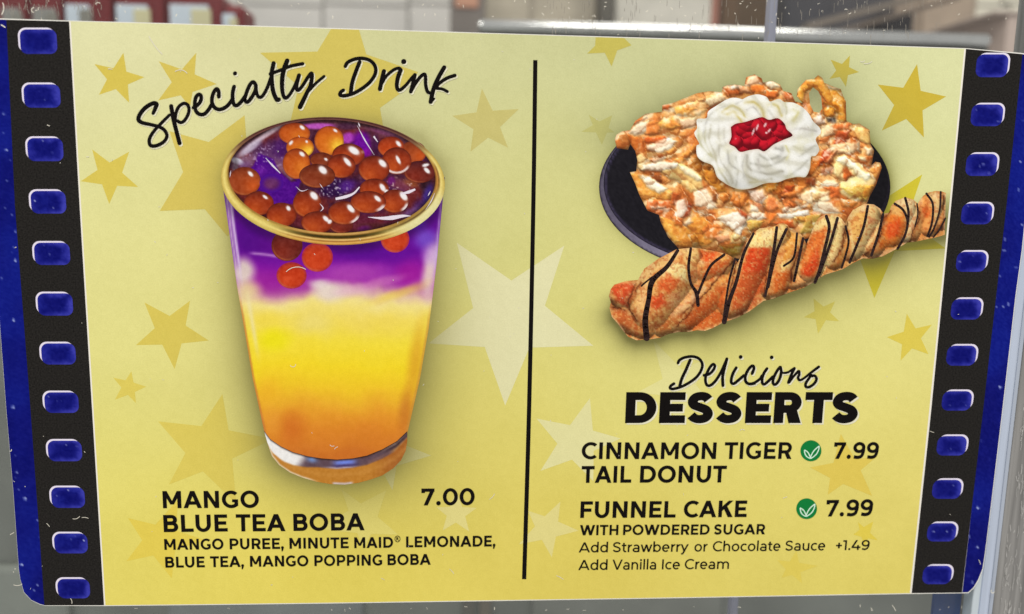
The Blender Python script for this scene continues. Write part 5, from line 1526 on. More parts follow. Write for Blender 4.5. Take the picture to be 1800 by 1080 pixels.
    if ch in 'bdo':
        w = .72 if ch != 'o' else .74
        s = [arc_pts(w / 2, X / 2, w / 2, X / 2 + .015, 0, 360, t, th)]
        if ch == 'b': s.append(rect(0, 0, t, 1.05))
        if ch == 'd': s.append(rect(w - t, 0, w, 1.05))
        return w, (.09 if ch == 'b' else .05), (.09 if ch == 'd' else .05), s
    if ch == 'c':
        return .62, .05, .03, [arc_pts(.37, X / 2, .37, X / 2 + .015, 50, 310, t, th)]
    if ch == 'e':
        w = .70
        return w, .05, .05, [arc_pts(w / 2, X / 2, w / 2, X / 2 + .015, 0, 315, t, th), rect(t * .5, X / 2 - th * .5, w - t * .1, X / 2 + th * .45)]
    if ch in 'hn':
        w = .66
        return w, .09, .09, [rect(0, 0, t, 1.05 if ch == 'h' else X), rect(w - t, 0, w, X - .33), arc_pts(w / 2, X - .33, w / 2, .345, 0, 165, t, th)]
    if ch == 'm':
        w = 1.14
        h = (w + t) / 2
        return w, .09, .09, [rect(0, 0, t, X), rect(h - t, 0, h, X - .3), rect(w - t, 0, w, X - .3), arc_pts(h / 2, X - .3, h / 2, .315, 0, 165, t, th), arc_pts(h - t + h / 2, X - .3, h / 2, .315, 0, 165, t, th)]
    if ch == 'i':
        return t, .09, .09, [rect(0, 0, t, X), disc_q(t / 2, X + .2, t * .66)]
    if ch == 'l':
        return t, .09, .09, [rect(0, 0, t, 1.05)]
    if ch == 'r':
        w = .38
        return w, .09, .02, [rect(0, 0, t, X), arc_pts(w * .98, X - .37, w * .95, .385, 88, 165, t, th)]
    if ch == 't':
        w = .44
        return w, .02, .03, [rect(w * .26, .2, w * .26 + t, .92), rect(0, X - th * 1.05, w * .96, X - .005), arc_pts(w * .26 + .24, .24, .24, .25, 180, 296, t, th)]
    if ch == 'u':
        w = .66
        return w, .085, .09, [rect(0, .3, t, X), rect(w - t, 0, w, X), arc_pts(w / 2, .32, w / 2, .335, 180, 345, t, th)]
    if ch == 'w':
        w = 1.08
        d = t * 1.05
        return w, .0, .0, [para(w * .29 - d / 2, 0, 0, X, d), para(w * .29 - d / 2, 0, w / 2 - d / 2, X, d), para(w * .71 - d / 2, 0, w / 2 - d / 2, X, d), para(w * .71 - d / 2, 0, w - d, X, d)]
    if ch == 'y':
        w = .74
        d = t * 1.05
        return w, .0, .0, [para(w / 2 - d / 2, 0, 0, X, d), para(w / 2 - d * .8 - .1, -.2, w - d, X, d), rect(.06, -.28, w * .36, -.28 + th)]
    return .35, 0, 0, []


def word(text, xL, yL, xR, yR, cap, t, name='lettering', mat=None, n=0.5 * MM, parent=None, off=(0, 0), label=None, track=1.0):
    """a printed word between two points of its base line (photograph pixels), upright in the sign's own plane"""
    xL, yL, xR, yR = xL + off[0], yL + off[1], xR + off[0], yR + off[1]
    x = 0.0
    items = []
    for i, ch in enumerate(text):
        w, l, r, s = glyph(ch, t)
        if i: x += l * track
        items.append((x, s))
        x += w + (r * track if i < len(text) - 1 else 0)
    A, B = np.array(P(xL, yL)), np.array(P(xR, yR))
    L = np.linalg.norm(B - A)
    e = (B - A) / L
    up = np.array((-e[2], 0, e[0]))
    xm, ym = (xL + xR) / 2, (yL + yR) / 2
    sy = np.linalg.norm(np.array(P(xm, ym - cap)) - np.array(P(xm, ym)))
    sx = L / x
    V, F = [], []
    z = n
    for gx, strokes in items:
        for q in strokes:
            z += 0.6e-6
            for poly in q:
                s0 = len(V)
                ar = sum(poly[i][0] * poly[(i + 1) % len(poly)][1] - poly[(i + 1) % len(poly)][0] * poly[i][1] for i in range(len(poly)))
                if ar < 0:
                    poly = poly[::-1]
                for a, b in poly:
                    p = A + e * (gx + a) * sx + up * b * sy
                    V.append((p[0], -z, p[2]))
                F.append(tuple(range(s0, s0 + len(poly))))
    o = link(name, V, F, mat or INK, parent or sign)
    if label:
        o['label'] = label
    return o


def L7(X, Y): return 270 + X / 2.857, 840 + Y / 2.857
def L6(X, Y): return 1000 + X / 2.634, 610 + Y / 2.634


for txt, a, b, cap, t in [
    ('MANGO', L7(48, 153), L7(530, 150.5), 30, .222), ('BLUE', L7(52, 273), L7(373, 269.5), 30, .222), ('TEA', L7(415, 269.5), L7(663, 268), 30, .222), ('BOBA', L7(703, 267), L7(1060, 263.5), 30, .222),
    ('7.00', L7(1345, 139), L7(1612, 136.5), 29.5, .215),
    ('MANGO', L7(55, 362), L7(352, 359.5), 19, .222), ('PUREE,', L7(383, 359.5), L7(655, 357), 19, .222), ('MINUTE', L7(683, 356.5), L7(980, 353.5), 19, .222), ('MAID', L7(1008, 353.5), L7(1203, 351), 19, .222), ('LEMONADE,', L7(1268, 349.5), L7(1717, 344.5), 19, .222),
    ('BLUE', L7(60, 451.5), L7(258, 449.5), 19, .222), ('TEA,', L7(285, 449), L7(455, 447.5), 19, .222), ('MANGO', L7(485, 447), L7(778, 444), 19, .222), ('POPPING', L7(808, 443.5), L7(1148, 440), 19, .222), ('BOBA', L7(1175, 439), L7(1392, 436.5), 19, .222),
    ('CINNAMON', L6(58, 519.5), L6(680, 519), 29.3, .212), ('TIGER', L6(718, 519), L6(1030, 518.5), 29.3, .212), ('TAIL', L6(57, 629.5), L6(288, 628.5), 29.5, .222), ('DONUT', L6(328, 628.5), L6(727, 627.5), 29.5, .222),
    ('FUNNEL', L6(52, 792), L6(493, 790), 29, .222), ('CAKE', L6(530, 789.5), L6(822, 787.5), 29, .222),
    ('WITH', L6(50, 872.5), L6(228, 871), 18, .218), ('POWDERED', L6(250, 871), L6(650, 869), 18, .218), ('SUGAR', L6(670, 869), L6(907, 867.5), 18, .218),
    ('Add', L6(45, 951.5), L6(180, 950.5), 17.6, .152), ('Strawberry', L6(202, 950.5), L6(553, 947.5), 17.6, .152), ('or', L6(580, 947.5), L6(640, 947), 17.6, .152), ('Chocolate', L6(665, 946.5), L6(978, 944), 17.6, .152), ('Sauce', L6(1000, 943.5), L6(1185, 942), 17.6, .152), ('+1.49', L6(1235, 941), L6(1390, 939.5), 17.2, .165),
    ('Add', L6(43, 1033), L6(178, 1032), 17.6, .152), ('Vanilla', L6(200, 1031.5), L6(403, 1030), 17.6, .152), ('Ice', L6(430, 1030), L6(513, 1029.5), 17.6, .152), ('Cream', L6(535, 1029), L6(740, 1027.5), 17.6, .152),
    ('7.99', (1464.4, 806.8), (1543.2, 806.4), 28.8, .215), ('7.99', (1451.2, 908.2), (1533.2, 906.8), 28.8, .215),
]:
    word(txt, a[0], a[1], b[0], b[1], cap, t)
# registered mark
rg = Ink(0.5 * MM)
cx, cy = L7(1225, 307)
rg.stroke([(cx + 4.6 * math.cos(a), cy + 5.2 * math.sin(a)) for a in np.linspace(0, 6.28, 15)], 1.1, 2, True, False)
rg.stroke([(cx - 1.6, cy + 2.8), (cx - 1.6, cy - 2.8)], 1.1, 2, False, False)
rg.stroke([(cx - 1.6, cy - 2.6), (cx + 1.4, cy - 1.8), (cx - 1.2, cy)], 1.0, 3, True, False)
rg.stroke([(cx - .4, cy), (cx + 2, cy + 2.8)], 1.1, 2, False, False)
rg.build('registered_mark', INK, sign)

# DESSERTS, letter by letter
for ch, x0, x1 in (('D', 1098.6, 1152.6), ('E', 1158, 1203.5), ('S', 1205.3, 1253.3), ('S', 1255.4, 1303.4), ('E', 1309, 1354.5), ('R', 1359, 1407.5), ('T', 1412.4, 1460), ('S', 1458.9, 1507.6)):
    yb = 744.0
    l = word(ch, x0, yb, x1, yb, 54.3, .29)
    word(ch, x0, yb, x1, yb, 54.3, .29, 'lettering_shadow', SHADOW_INK, 0.45 * MM, l, (2.6, 2.6))

TITLE = {
    'Specialty': [
        ('A', [(305, 535), (338, 458), (350, 412), (300, 402), (200, 460), (125, 550), (105, 620), (150, 662), (270, 690), (390, 722), (465, 775), (490, 850), (445, 925), (350, 975), (275, 975), (250, 920), (268, 850), (330, 760), (430, 655), (525, 560)], 48, [.9, 1.05, 1.1, 1.1, 1.1, 1.1, 1.1, 1.0, .9, .9, .9, .9, .9, .95, .95, .9, .9, .85, .85, .8]),
        ('A', [(548, 440), (580, 620), (620, 780), (662, 942)], 52, None), ('A', [(600, 640), (612, 540), (650, 450), (720, 402), (780, 435), (786, 525), (740, 620), (685, 662), (630, 640)], 42, None),
        ('A', [(852, 460), (905, 425), (950, 365), (952, 300), (920, 282), (882, 325), (868, 420), (885, 505), (935, 550), (1000, 545), (1060, 480), (1095, 420)], 47, None),
        ('A', [(1195, 312), (1190, 235), (1160, 208), (1118, 270), (1100, 370), (1130, 450), (1200, 485), (1285, 455), (1350, 390), (1385, 330)], 48, None),
        ('B', [(105, 565), (85, 650), (82, 760), (105, 845), (150, 862), (215, 805), (280, 715)], 56, None), ('B.', [(120, 355)], 34, None),
        ('B', [(270, 760), (312, 630), (362, 525), (410, 492), (448, 545), (442, 620), (395, 715), (335, 795), (298, 805), (275, 775)], 55, None), ('B', [(452, 600), (470, 690), (510, 733), (560, 705), (625, 590), (685, 430)], 50, None),
        ('B', [(730, 195), (700, 350), (705, 520), (730, 660), (780, 768), (812, 768)], 62, None), ('B', [(678, 362), (850, 300), (1000, 240), (1190, 202)], 50, None),
        ('B', [(945, 155), (900, 270), (868, 420), (865, 600), (890, 715), (930, 742), (992, 680), (1060, 560), (1110, 440)], 60, [1.1, 1.1, 1.1, 1, .9, .9, .8, .8, .8]),
        ('B', [(1132, 385), (1102, 490), (1090, 585), (1120, 618), (1180, 560), (1270, 420), (1328, 352), (1335, 420), (1312, 550), (1262, 650), (1200, 780), (1147, 888)], 58, [1, 1, 1, .95, .85, .9, .9, 1, 1, 1, 1.1, 1.15]), ('B', [(1280, 640), (1400, 510), (1528, 402)], 42, None)],
    'Drink': [
        ('C', [(140, 220), (170, 168), (260, 122), (370, 106), (480, 130), (555, 195), (578, 280), (550, 370), (470, 470), (350, 560), (230, 620), (120, 645), (62, 630), (78, 588), (112, 565)], 47, None), ('C', [(345, 160), (290, 300), (240, 450), (217, 600)], 52, None),
        ('C', [(695, 290), (668, 400), (637, 548)], 55, None), ('C', [(650, 495), (720, 372), (830, 275), (905, 248), (935, 262)], 42, None), ('C', [(935, 275), (900, 370), (880, 480), (892, 550), (932, 558), (1012, 490), (1092, 392), (1140, 345)], 52, [1.1, 1.1, 1, .95, .9, .8, .8, .9]), ('C.', [(980, 153)], 38, None),
        ('C', [(1140, 345), (1110, 470), (1082, 585)], 50, None), ('C', [(1085, 575), (1140, 480), (1210, 382), (1272, 335), (1292, 370), (1295, 480), (1320, 580), (1372, 612)], 46, None),
        ('C', [(1562, 237), (1480, 380), (1410, 540), (1367, 732)], 56, None), ('C', [(1367, 735), (1415, 688)], 32, None), ('C', [(1450, 530), (1485, 470), (1600, 392), (1715, 352)], 46, None), ('C', [(1450, 538), (1540, 550), (1606, 585)], 40, None)],
    'Delicious': [
        ('D', [(245, 262), (272, 208), (370, 155), (520, 134), (640, 165), (710, 240), (725, 330), (680, 450), (590, 560), (450, 660), (300, 735), (150, 775), (88, 758), (104, 712), (165, 670)], 50, None), ('D', [(485, 202), (400, 400), (320, 570), (277, 718)], 54, None),
        ('D', [(760, 505), (862, 480), (942, 400), (972, 320), (938, 287), (880, 342), (822, 450), (787, 560), (800, 670), (850, 712), (922, 680), (1012, 580), (1100, 430), (1190, 230)], 50, None), ('D', [(1210, 182), (1160, 370), (1127, 530), (1132, 708)], 54, None),
        ('D', [(1395, 357), (1330, 470), (1297, 590), (1305, 655), (1352, 668), (1442, 600), (1545, 510)], 52, None), ('D.', [(1483, 143)], 38, None),
        ('D', [(1710, 470), (1745, 372), (1730, 322), (1682, 337), (1612, 430), (1572, 550), (1592, 640), (1665, 678), (1757, 664)], 52, None),
        ('E', [(80, 777), (200, 750), (330, 660), (372, 590)], 55, None), ('E', [(490, 427), (420, 530), (382, 650), (385, 750), (432, 778), (522, 708), (620, 610)], 58, None), ('E.', [(595, 172)], 42, None),
        ('E', [(785, 392), (722, 470), (645, 620), (622, 730), (660, 788), (730, 738), (788, 620), (810, 490), (795, 395)], 58, None), ('E', [(800, 480), (850, 522), (960, 510), (1080, 432)], 46, None),
        ('E', [(1108, 422), (1050, 540), (975, 738)], 60, None), ('E', [(985, 738), (1100, 590), (1205, 485), (1215, 560), (1192, 630), (1232, 688), (1330, 640), (1480, 520), (1658, 387)], 56, [1, .9, 1, 1, 1, .9, .85, .9, 1]),
        ('E', [(1480, 590), (1568, 590), (1608, 660), (1560, 760), (1450, 840), (1375, 838), (1362, 770), (1420, 670), (1490, 575)], 56, None)],
}
FR = {'A': (230, 130, 7.715), 'B': (400, 90, 9.0), 'C': (590, 90, 8.182), 'D': (1170, 615, 11.25), 'E': (1310, 615, 12.857)}
for nm, strokes in TITLE.items():
    obs = None
    for pass_, (dx, dy, n0, mat) in enumerate(((0, 0, 0.52, INK), (2.0, 2.2, 0.46, SHADOW_INK))):
        ink = Ink(n0 * MM, 2.0e-8)
        for fr, pts, w, tp in strokes:
            ox, oy, s = FR[fr[0]]
            pp = [(ox + dx + a / s, oy + dy + b / s) for a, b in pts]
            ink.n += 1.0e-6
            if fr.endswith('.'):
                ink.disc(pp[0][0], pp[0][1], w / s, 16)
            else:
                ink.stroke(pp, 1.13 * w / s, 7, True, True, tp)
        if pass_ == 0:
            obs = ink.build('script_lettering', mat, sign)
            obs['label'] = 'brush script word %s in black' % nm
        else:
            ink.build('lettering_shadow', mat, obs)

# green badges with two leaves
for bx, by, r in ((1425.3, 792.6, 18.4), (1417.8, 894.4, 18.2)):
    bd = Ink(0.5 * MM)
    bd.disc(bx, by, r, 40)
    badge = bd.build('leaf_badge', solid((14, 124, 58)), sign)
    for pts in ([(-11.5, -1.5), (-10.5, 5), (-7, 10.5), (-1, 13.2), (-2.5, 8), (-6, 2), (-11.5, -1.5)], [(14.5, -8.5), (13.6, -2), (9.5, 6), (3, 11.5), (-1, 13.2), (1, 7), (6, -1), (14.5, -8.5)]):
        lf = Ink(0.51 * MM)
        lf.stroke([(bx + a, by + b) for a, b in pts], 1.9, 3, True, False)
        lf.build('leaf', solid((214, 240, 220)), badge)

# ------------------------------------------------------------------ glass pane behind the sign
def box_mesh(x0, x1, y0, y1, z0, z1):
    v = [(x, y, z) for x in (x0, x1) for y in (y0, y1) for z in (z0, z1)]
    return v, [(0, 1, 3, 2), (4, 6, 7, 5), (0, 4, 5, 1), (2, 3, 7, 6), (0, 2, 6, 4), (1, 5, 7, 3)]


def bevel_box(name, x0, x1, y0, y1, z0, z1, b, mat, parent=None):
    """box with chamfered edges"""
    import bmesh
    v, f = box_mesh(x0, x1, y0, y1, z0, z1)
    me = bpy.data.meshes.new(name)
    bm = bmesh.new()
    vs = [bm.verts.new(p) for p in v]
    for q in f:
        bm.faces.new([vs[i] for i in q])
    bmesh.ops.recalc_face_normals(bm, faces=bm.faces)
    if b > 0:
        bmesh.ops.bevel(bm, geom=list(bm.edges), offset=b, segments=2, affect='EDGES', profile=0.5)
    bm.to_mesh(me)
    bm.free()
    me.materials.append(mat)
    o = bpy.data.objects.new(name, me)
    COL.objects.link(o)
    if parent is not None:
        o.parent = parent
    return o


def glass_mat(name, tint, refl=0.06):
    m = bpy.data.materials.new(name)
    m.use_nodes = True
    nt = m.node_tree
    nt.nodes.clear()
    out = nt.nodes.new('ShaderNodeOutputMaterial')
    tr = nt.nodes.new('ShaderNodeBsdfTransparent')
    tr.inputs[0].default_value = (*tint, 1)
    gs = nt.nodes.new('ShaderNodeBsdfGlossy')
    gs.inputs['Roughness'].default_value = 0.05
    mx = nt.nodes.new('ShaderNodeMixShader')
    tc = nt.nodes.new('ShaderNodeTexCoord')
    nz = nt.nodes.new('ShaderNodeTexNoise')
    nz.inputs['Scale'].default_value = 60
    mr = nt.nodes.new('ShaderNodeMapRange')
    mr.inputs['To Min'].default_value = refl * 0.6
    mr.inputs['To Max'].default_value = refl * 1.4
    nt.links.new(tc.outputs['Object'], nz.inputs['Vector'])
    nt.links.new(nz.outputs['Fac'], mr.inputs['Value'])
    nt.links.new(mr.outputs[0], mx.inputs[0])
    nt.links.new(tr.outputs[0], mx.inputs[1])
    nt.links.new(gs.outputs[0], mx.inputs[2])
    nt.links.new(mx.outputs[0], out.inputs[0])
    return m


u_band0 = P(1711, 1078)[0]
u_band1 = 0.5 * (P(1799, 650)[0] + P(1749, 1078)[0])
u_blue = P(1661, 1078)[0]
Z0, Z1 = -0.10, 0.34
pane = bevel_box('clear_glass_sheet', -0.42, u_band0, 0.0016, 0.0076, Z0, Z1, 0.0, glass_mat('clear_glass', (0.965, 0.975, 0.97), 0.03))
tag(pane, 'clear glass sheet that the yellow menu sign is fixed to', 'glass sheet')


def strip_mat(name, rgb, rough=0.25, spec=0.5, streak=70, lo=.9, hi=1.1):
    m, nt, b = base_mat(name, rough, spec)
    tc = nt.nodes.new('ShaderNodeTexCoord')
    mp = nt.nodes.new('ShaderNodeMapping')
    mp.inputs['Scale'].default_value = (1, 1, 0.03)
    nz = nt.nodes.new('ShaderNodeTexNoise')
    nz.inputs['Scale'].default_value = streak
    nz.inputs['Detail'].default_value = 3
    mr = nt.nodes.new('ShaderNodeMapRange')
    mr.inputs['From Min'].default_value = .3
    mr.inputs['From Max'].default_value = .7
    mr.inputs['To Min'].default_value = lo
    mr.inputs['To Max'].default_value = hi
    mx = nt.nodes.new('ShaderNodeVectorMath')
    mx.operation = 'SCALE'
    mx.inputs[0].default_value = tuple(lin(rgb))
    nt.links.new(tc.outputs['Object'], mp.inputs[0])
    nt.links.new(mp.outputs[0], nz.inputs['Vector'])
    nt.links.new(nz.outputs['Fac'], mr.inputs['Value'])
    nt.links.new(mr.outputs[0], mx.inputs['Scale'])
    nt.links.new(mx.outputs[0], b.inputs['Base Color'])
    return m


bw = u_band1 - u_band0
bevel_box('polished_edge', u_band0 + 0.0002, u_band0 + bw * .34, 0.0013, 0.0080, Z0, Z1, 0.0006, strip_mat('edge_pale', (196, 206, 212), 0.2, .5, 500, .93, 1.07), pane)
bevel_box('polished_edge', u_band0 + bw * .345, u_band0 + bw * .80, 0.0010, 0.0080, Z0, Z1, 0.0012, strip_mat('edge_blue', (184, 194, 212), 0.2, .5, 500, .93, 1.07), pane)
bevel_box('polished_edge', u_band0 + bw * .805, u_band1, 0.0014, 0.0080, Z0, Z1, 0.0006, strip_mat('edge_grey', (168, 176, 190), 0.2, .5, 500, .9, 1.1), pane)
bevel_box('blue_reflection_strip', u_blue, u_band0 - 0.0004, 0.0078, 0.0100, Z0, 0.02, 0.0003, strip_mat('reflected_blue', (42, 66, 116), 0.3, .4, 200, .85, 1.15), pane)  # sign's blue reflected in the glass edge, put in as a coloured strip

post = bevel_box('metal_post', u_band1 + 0.0006, u_band1 + 0.06, 0.0025, 0.03, Z0, Z1, 0.002, strip_mat('scuffed_metal', (134, 132, 129), 0.45, .5, 300, .62, 1.42))
tag(post, 'scuffed grey metal post at the right edge of the glass pane', 'post')
edge = Ink(0.0)


def strokes_stuff(name, strokes, mat, parent=None):
    """tiny raised strokes: list of (points in metres x, y, z), width"""
    V, F = [], []
    for pts, w in strokes:
        p = [np.array(q, float) for q in pts]
        s = len(V)
        for i in range(len(p)):
            d = p[min(i + 1, len(p) - 1)] - p[max(i - 1, 0)]
            d = d / (np.linalg.norm(d) + 1e-12)
            nrm = np.array((-d[2], 0, d[0])) * w / 2
            V += [tuple(p[i] - nrm), tuple(p[i] + nrm)]
        for i in range(len(p) - 1):
            F.append((s + 2 * i, s + 2 * i + 2, s + 2 * i + 3, s + 2 * i + 1))
    return link(name, V, F, mat, parent)


PX = 0.00022
rr = random.Random(23)
# scuffs on the post: pale vertical scratches
sc = []
for _ in range(150):
    u = u_band1 + 0.0035 + abs(rr.gauss(0.006, 0.006))
    z = rr.uniform(-0.02, 0.09)
    h = rr.uniform(0.001, 0.007)
    sc.append(([(u, 0.0023, z), (u + rr.uniform(-.0006, .0006), 0.0023, z + h * .5), (u + rr.uniform(-.0008, .0008), 0.0023, z + h)], rr.uniform(.4, 1.3) * PX))
s = strokes_stuff('scuff', sc, solid((196, 194, 190)), post)
s['kind'] = 'stuff'

# lint and dust on the sign and the glass
lint = []


def fibre(x, y, L, a, curl, w, n):
    pts = []
    for i in range(7):
        pts.append(P(x, y, n))
        x += L / 6 * math.cos(a)
        y += L / 6 * math.sin(a)
        a += curl / 6
    lint.append((pts, 0.75 * w * PX))


N1 = 0.62 * MM
for x, y, L, a, cu, w in [(262, 64, 40, 62, -20, 1.6), (308, 126, 24, -28, 90, 1.6), (190, 122, 8, -20, 60, 1.5), (503, 478, 38, -40, 80, 1.5), (1512, 108, 9, 40, -120, 1.5), (1518, 112, 16, 10, -60, 1.5), (144, 910, 12, -10, 40, 1.3), (128, 912, 14, 10, -70, 1.3),
                          (82, 920, 8, 40, 20, 1.2), (124, 1052, 10, 50, 60, 1.4), (20, 790, 6, 60, 180, 1.5), (24, 1028, 16, 20, -60, 1.4), (18, 940, 8, -30, 0, 1.4), (860, 878, 14, -30, -40, 1.3), (978, 1012, 14, 20, 20, 1.3), (790, 1000, 12, 40, 20, 1.2), (520, 640, 14, 100, 160, 1.2),
                          (1300, 757, 10, -40, 90, 1.6), (1376, 876, 8, -20, 0, 1.4), (580, 782, 9, 50, -90, 1.3), (588, 790, 8, -60, 60, 1.3), (1634, 758, 8, 20, 0, 1.2), (1720, 984, 9, 60, 20, 1.3), (670, 1016, 7, 30, 0, 1.2), (1748, 1040, 12, 120, 220, 2.0), (1568, 1064, 12, 50, 20, 1.4), (5, 5, 22, 70, 60, 2.0), (2, 44, 9, 25, 20, 2.4),
                          (60, 22, 14, 190, 200, 1.6), (168, 8, 10, -60, 120, 1.5), (418, 2, 10, 60, -80, 1.5), (83, 220, 5, 20, 0, 1.6), (152, 276, 5, 0, 0, 1.5)]:
    fibre(x, y, L, math.radians(a), math.radians(cu), w, N1)
for _ in range(85):
    x, y = rr.uniform(20, 1740), rr.uniform(50, 1045)
    fibre(x, y, rr.uniform(1.2, 3.6), rr.uniform(0, 6.3), rr.uniform(-1, 1), rr.uniform(.7, 1.4), N1)
NG = -0.00150
for _ in range(120):
    x, y = (rr.uniform(0, 1790), rr.uniform(0, 34)) if rr.random() < .7 else (rr.uniform(60, 1700), rr.uniform(1068, 1079))
    if rr.random() < .3:
        x, y = rr.uniform(960, 1790), rr.uniform(0, 62)
    fibre(x, y, rr.uniform(1.5, 6), rr.uniform(0, 6.3), rr.uniform(-2.5, 2.5), rr.uniform(.8, 1.5), NG)
d = strokes_stuff('dust', lint, solid((226, 220, 204)))
tag(d, 'pale dust and lint fibres scattered over the sign and glass', 'dust', None, 'stuff')
drips = []
for _ in range(190):
    x = rr.choice([rr.uniform(950, 1130), rr.uniform(1150, 1660), rr.uniform(1250, 1620), rr.uniform(0, 180)])
    y = rr.uniform(-10, 60 if x > 300 else 18)
    L = rr.uniform(4, 20)
    a = math.radians(92) if x > 300 else math.radians(rr.uniform(60, 110))
    pts = [P(x + math.cos(a) * L * k / 3 + rr.uniform(-.4, .4), y + L * k / 3, NG) for k in range(4)]
    drips.append((pts, rr.uniform(.4, .9) * PX))
d = strokes_stuff('scratches', drips, solid((146, 140, 130)))
tag(d, 'fine vertical scratches and dried drips on the upper glass', 'scratches', None, 'stuff')

# ------------------------------------------------------------------ blurred room behind the glass
def rect_box(name, x0, y0, x1, y1, Y, depth, mat, parent=None, bev=0.003):
    a, b = W((x0 + x1) / 2, y0, Y), W((x0 + x1) / 2, y1, Y)
    xa, xb = W(x0, (y0 + y1) / 2, Y)[0], W(x1, (y0 + y1) / 2, Y)[0]
    return bevel_box(name, xa, xb, Y, Y + depth, b[2], a[2], bev, mat, parent)


def room(rgb, rough=.6, lo=.9, hi=1.1, scale=25, metal=0.0, spec=.3):
    return solid(rgb, rough, spec, scale, lo, hi, metal)


# tiled back wall
YW = 1.8
wall_o = rect_box('wall', -900, -900, 2700, 2400, YW + 0.012, 0.05, room((172, 168, 162)))
tag(wall_o, 'pale tiled wall far behind the glass', None, None, 'structure')
xs = [568 + 150 * i for i in range(-7, 12)]
tile_m = room((196, 192, 187), .25, .95, 1.05, 9)
tile_c = room((214, 208, 192), .25, .95, 1.05, 9)
first = {}
for i, x in enumerate(xs):
    for j, y in enumerate((-292, -141, 9)):
        rect_box('tile', x + 2, y + 2, x + 148, y + 149, YW, 0.010, tile_c if x > 1500 else tile_m, wall_o, .002)

# red cartons on the left
for lab, x0, x1, y0, w0, w1, wy, grp in [('dim red carton at the far left beside the sign corner', -40, 50, -30, 6, 38, 14, 0), ('red carton with a grey label above the top sprocket hole', 53, 112, -30, 60, 100, 14, 0), ('red carton with a pale blue label, third from the left', 114, 198, -26, 118, 160, 8, 0),
                                          ('red carton with a white and yellow label, right of the third', 202, 290, -22, 206, 262, 8, 0), ('red carton with the widest pale blue label', 293, 392, -14, 300, 368, 8, 0), ('small dark red carton at the right end of the row', 394, 430, 8, 392, 414, 24, 0)]:
    t = bpy.data.objects.new('red_carton', None)
    COL.objects.link(t)
    Yc = 0.72
    bx, bz = W((x0 + x1) / 2, 150, Yc)[0], W((x0 + x1) / 2, 150, Yc)[2]
    t.location = (bx, Yc, bz)
    bdy = rect_box('body', x0, y0, x1, 150, Yc, 0.06, room((104, 22, 26), .45, .8, 1.2, 40), t, .006)
    lab1 = rect_box('label_panel', w0, wy, w1, 140, Yc - 0.002, 0.004, room((186, 196, 206) if x0 > 100 else (128, 128, 124), .4), t, .001)
    lab2 = rect_box('label_stripe', w0 + (w1 - w0) * .55, wy + 8, w1 + 4, 140, Yc - 0.004, 0.003, room((192, 186, 148) if x0 > 200 else (120, 118, 110), .4), t, .001)
    for o in (bdy, lab1, lab2):
        o.data.transform(Matrix.Translation(-Vector(t.location)))
    tag(t, lab, 'carton', 'red cartons in a row behind the glass')

pl = rect_box('pillar', 790, -120, 850, 500, 1.25, .12, room((112, 104, 98), .5))
tag(pl, 'grey brown pillar left of the steel shelf', 'pillar')
cp = rect_box('copper_panel', 800, -120, 842, 14, 1.245, .01, room((186, 138, 114), .35), pl)
for nm, lab, cat, x0, y0, x1, y1, Y, dp, rgb in [
    ('beige_panel', 'beige wall panel above the left end of the steel shelf', 'panel', 851, -140, 1049, 420, 1.42, .1, (176, 166, 148)),
    ('dark_post', 'dark narrow post between the beige panel and the pale cabinet', 'post', 1050, -140, 1076, 420, 1.36, .06, (86, 82, 74)),
    ('pale_cabinet', 'pale grey cabinet with a reddish edge above the steel shelf', 'cabinet', 1077, -140, 1244, 420, 1.40, .2, (196, 191, 180)),
    ('brown_door', 'dark brown door left of the bluish glass joint', 'door', 1258, -140, 1352, 420, 1.45, .06, (80, 62, 42)),
    ('slate_cabinet', 'dark slate cabinet behind two slanting rails', 'cabinet', 1366, -140, 1560, 420, 1.48, .2, (66, 64, 68)),
    ('black_monitor', 'small black box in front of the taupe cabinet', 'box', 1554, 21, 1606, 60, 1.20, .1, (26, 22, 26)),
    ('taupe_cabinet', 'taupe cabinet above the right end of the steel shelf', 'cabinet', 1562, -140, 1704, 420, 1.50, .2, (150, 134, 118)),
]:
    o = rect_box(nm, x0, y0, x1, y1, Y, dp, room(rgb, .5))
    tag(o, lab, cat)
    if nm == 'pale_cabinet':
        rect_box('edge_trim', 1244.5, -140, 1257, 420, 1.40, .2, room((158, 108, 92)), o)
        rect_box('handle', 1225, -100, 1230, -40, 1.385, .012, room((120, 118, 114), .3), o, .002)
    if nm == 'brown_door':
        rect_box('frame', 1262, -130, 1290, 400, 1.442, .006, room((92, 70, 48)), o, .002)
    if nm == 'black_monitor':
        rect_box('stand', 1570, 60, 1590, 110, 1.23, .03, room((34, 30, 32)), o, .002)
    if nm == 'taupe_cabinet':
        rect_box('door_panel', 1612, -130, 1698, 410, 1.492, .006, room((160, 143, 126)), o, .003)
    if nm == 'slate_cabinet':
        rect_box('door_panel', 1374, -130, 1455, 410, 1.472, .006, room((60, 59, 64)), o, .003)
    if nm == 'beige_panel':
        rect_box('trim', 930, -140, 938, 420, 1.415, .004, room((160, 150, 134)), o, .001)


def beam(name, a, b, th, Y, rgb):
    p, q = np.array(W(*a, Y)), np.array(W(*b, Y))
    d = (q - p) / np.linalg.norm(q - p)
    u = np.array((-d[2], 0, d[0])) * th / 2
    v = []
    for e in (p, q):
        for s_ in (-1, 1):
            for y in (0, .03):
                v.append(tuple(e + s_ * u + np.array((0, y, 0))))
    return link(name, v, [(0, 1, 3, 2), (4, 6, 7, 5), (0, 4, 5, 1), (2, 3, 7, 6), (0, 2, 6, 4), (1, 5, 7, 3)], room(rgb, .4))


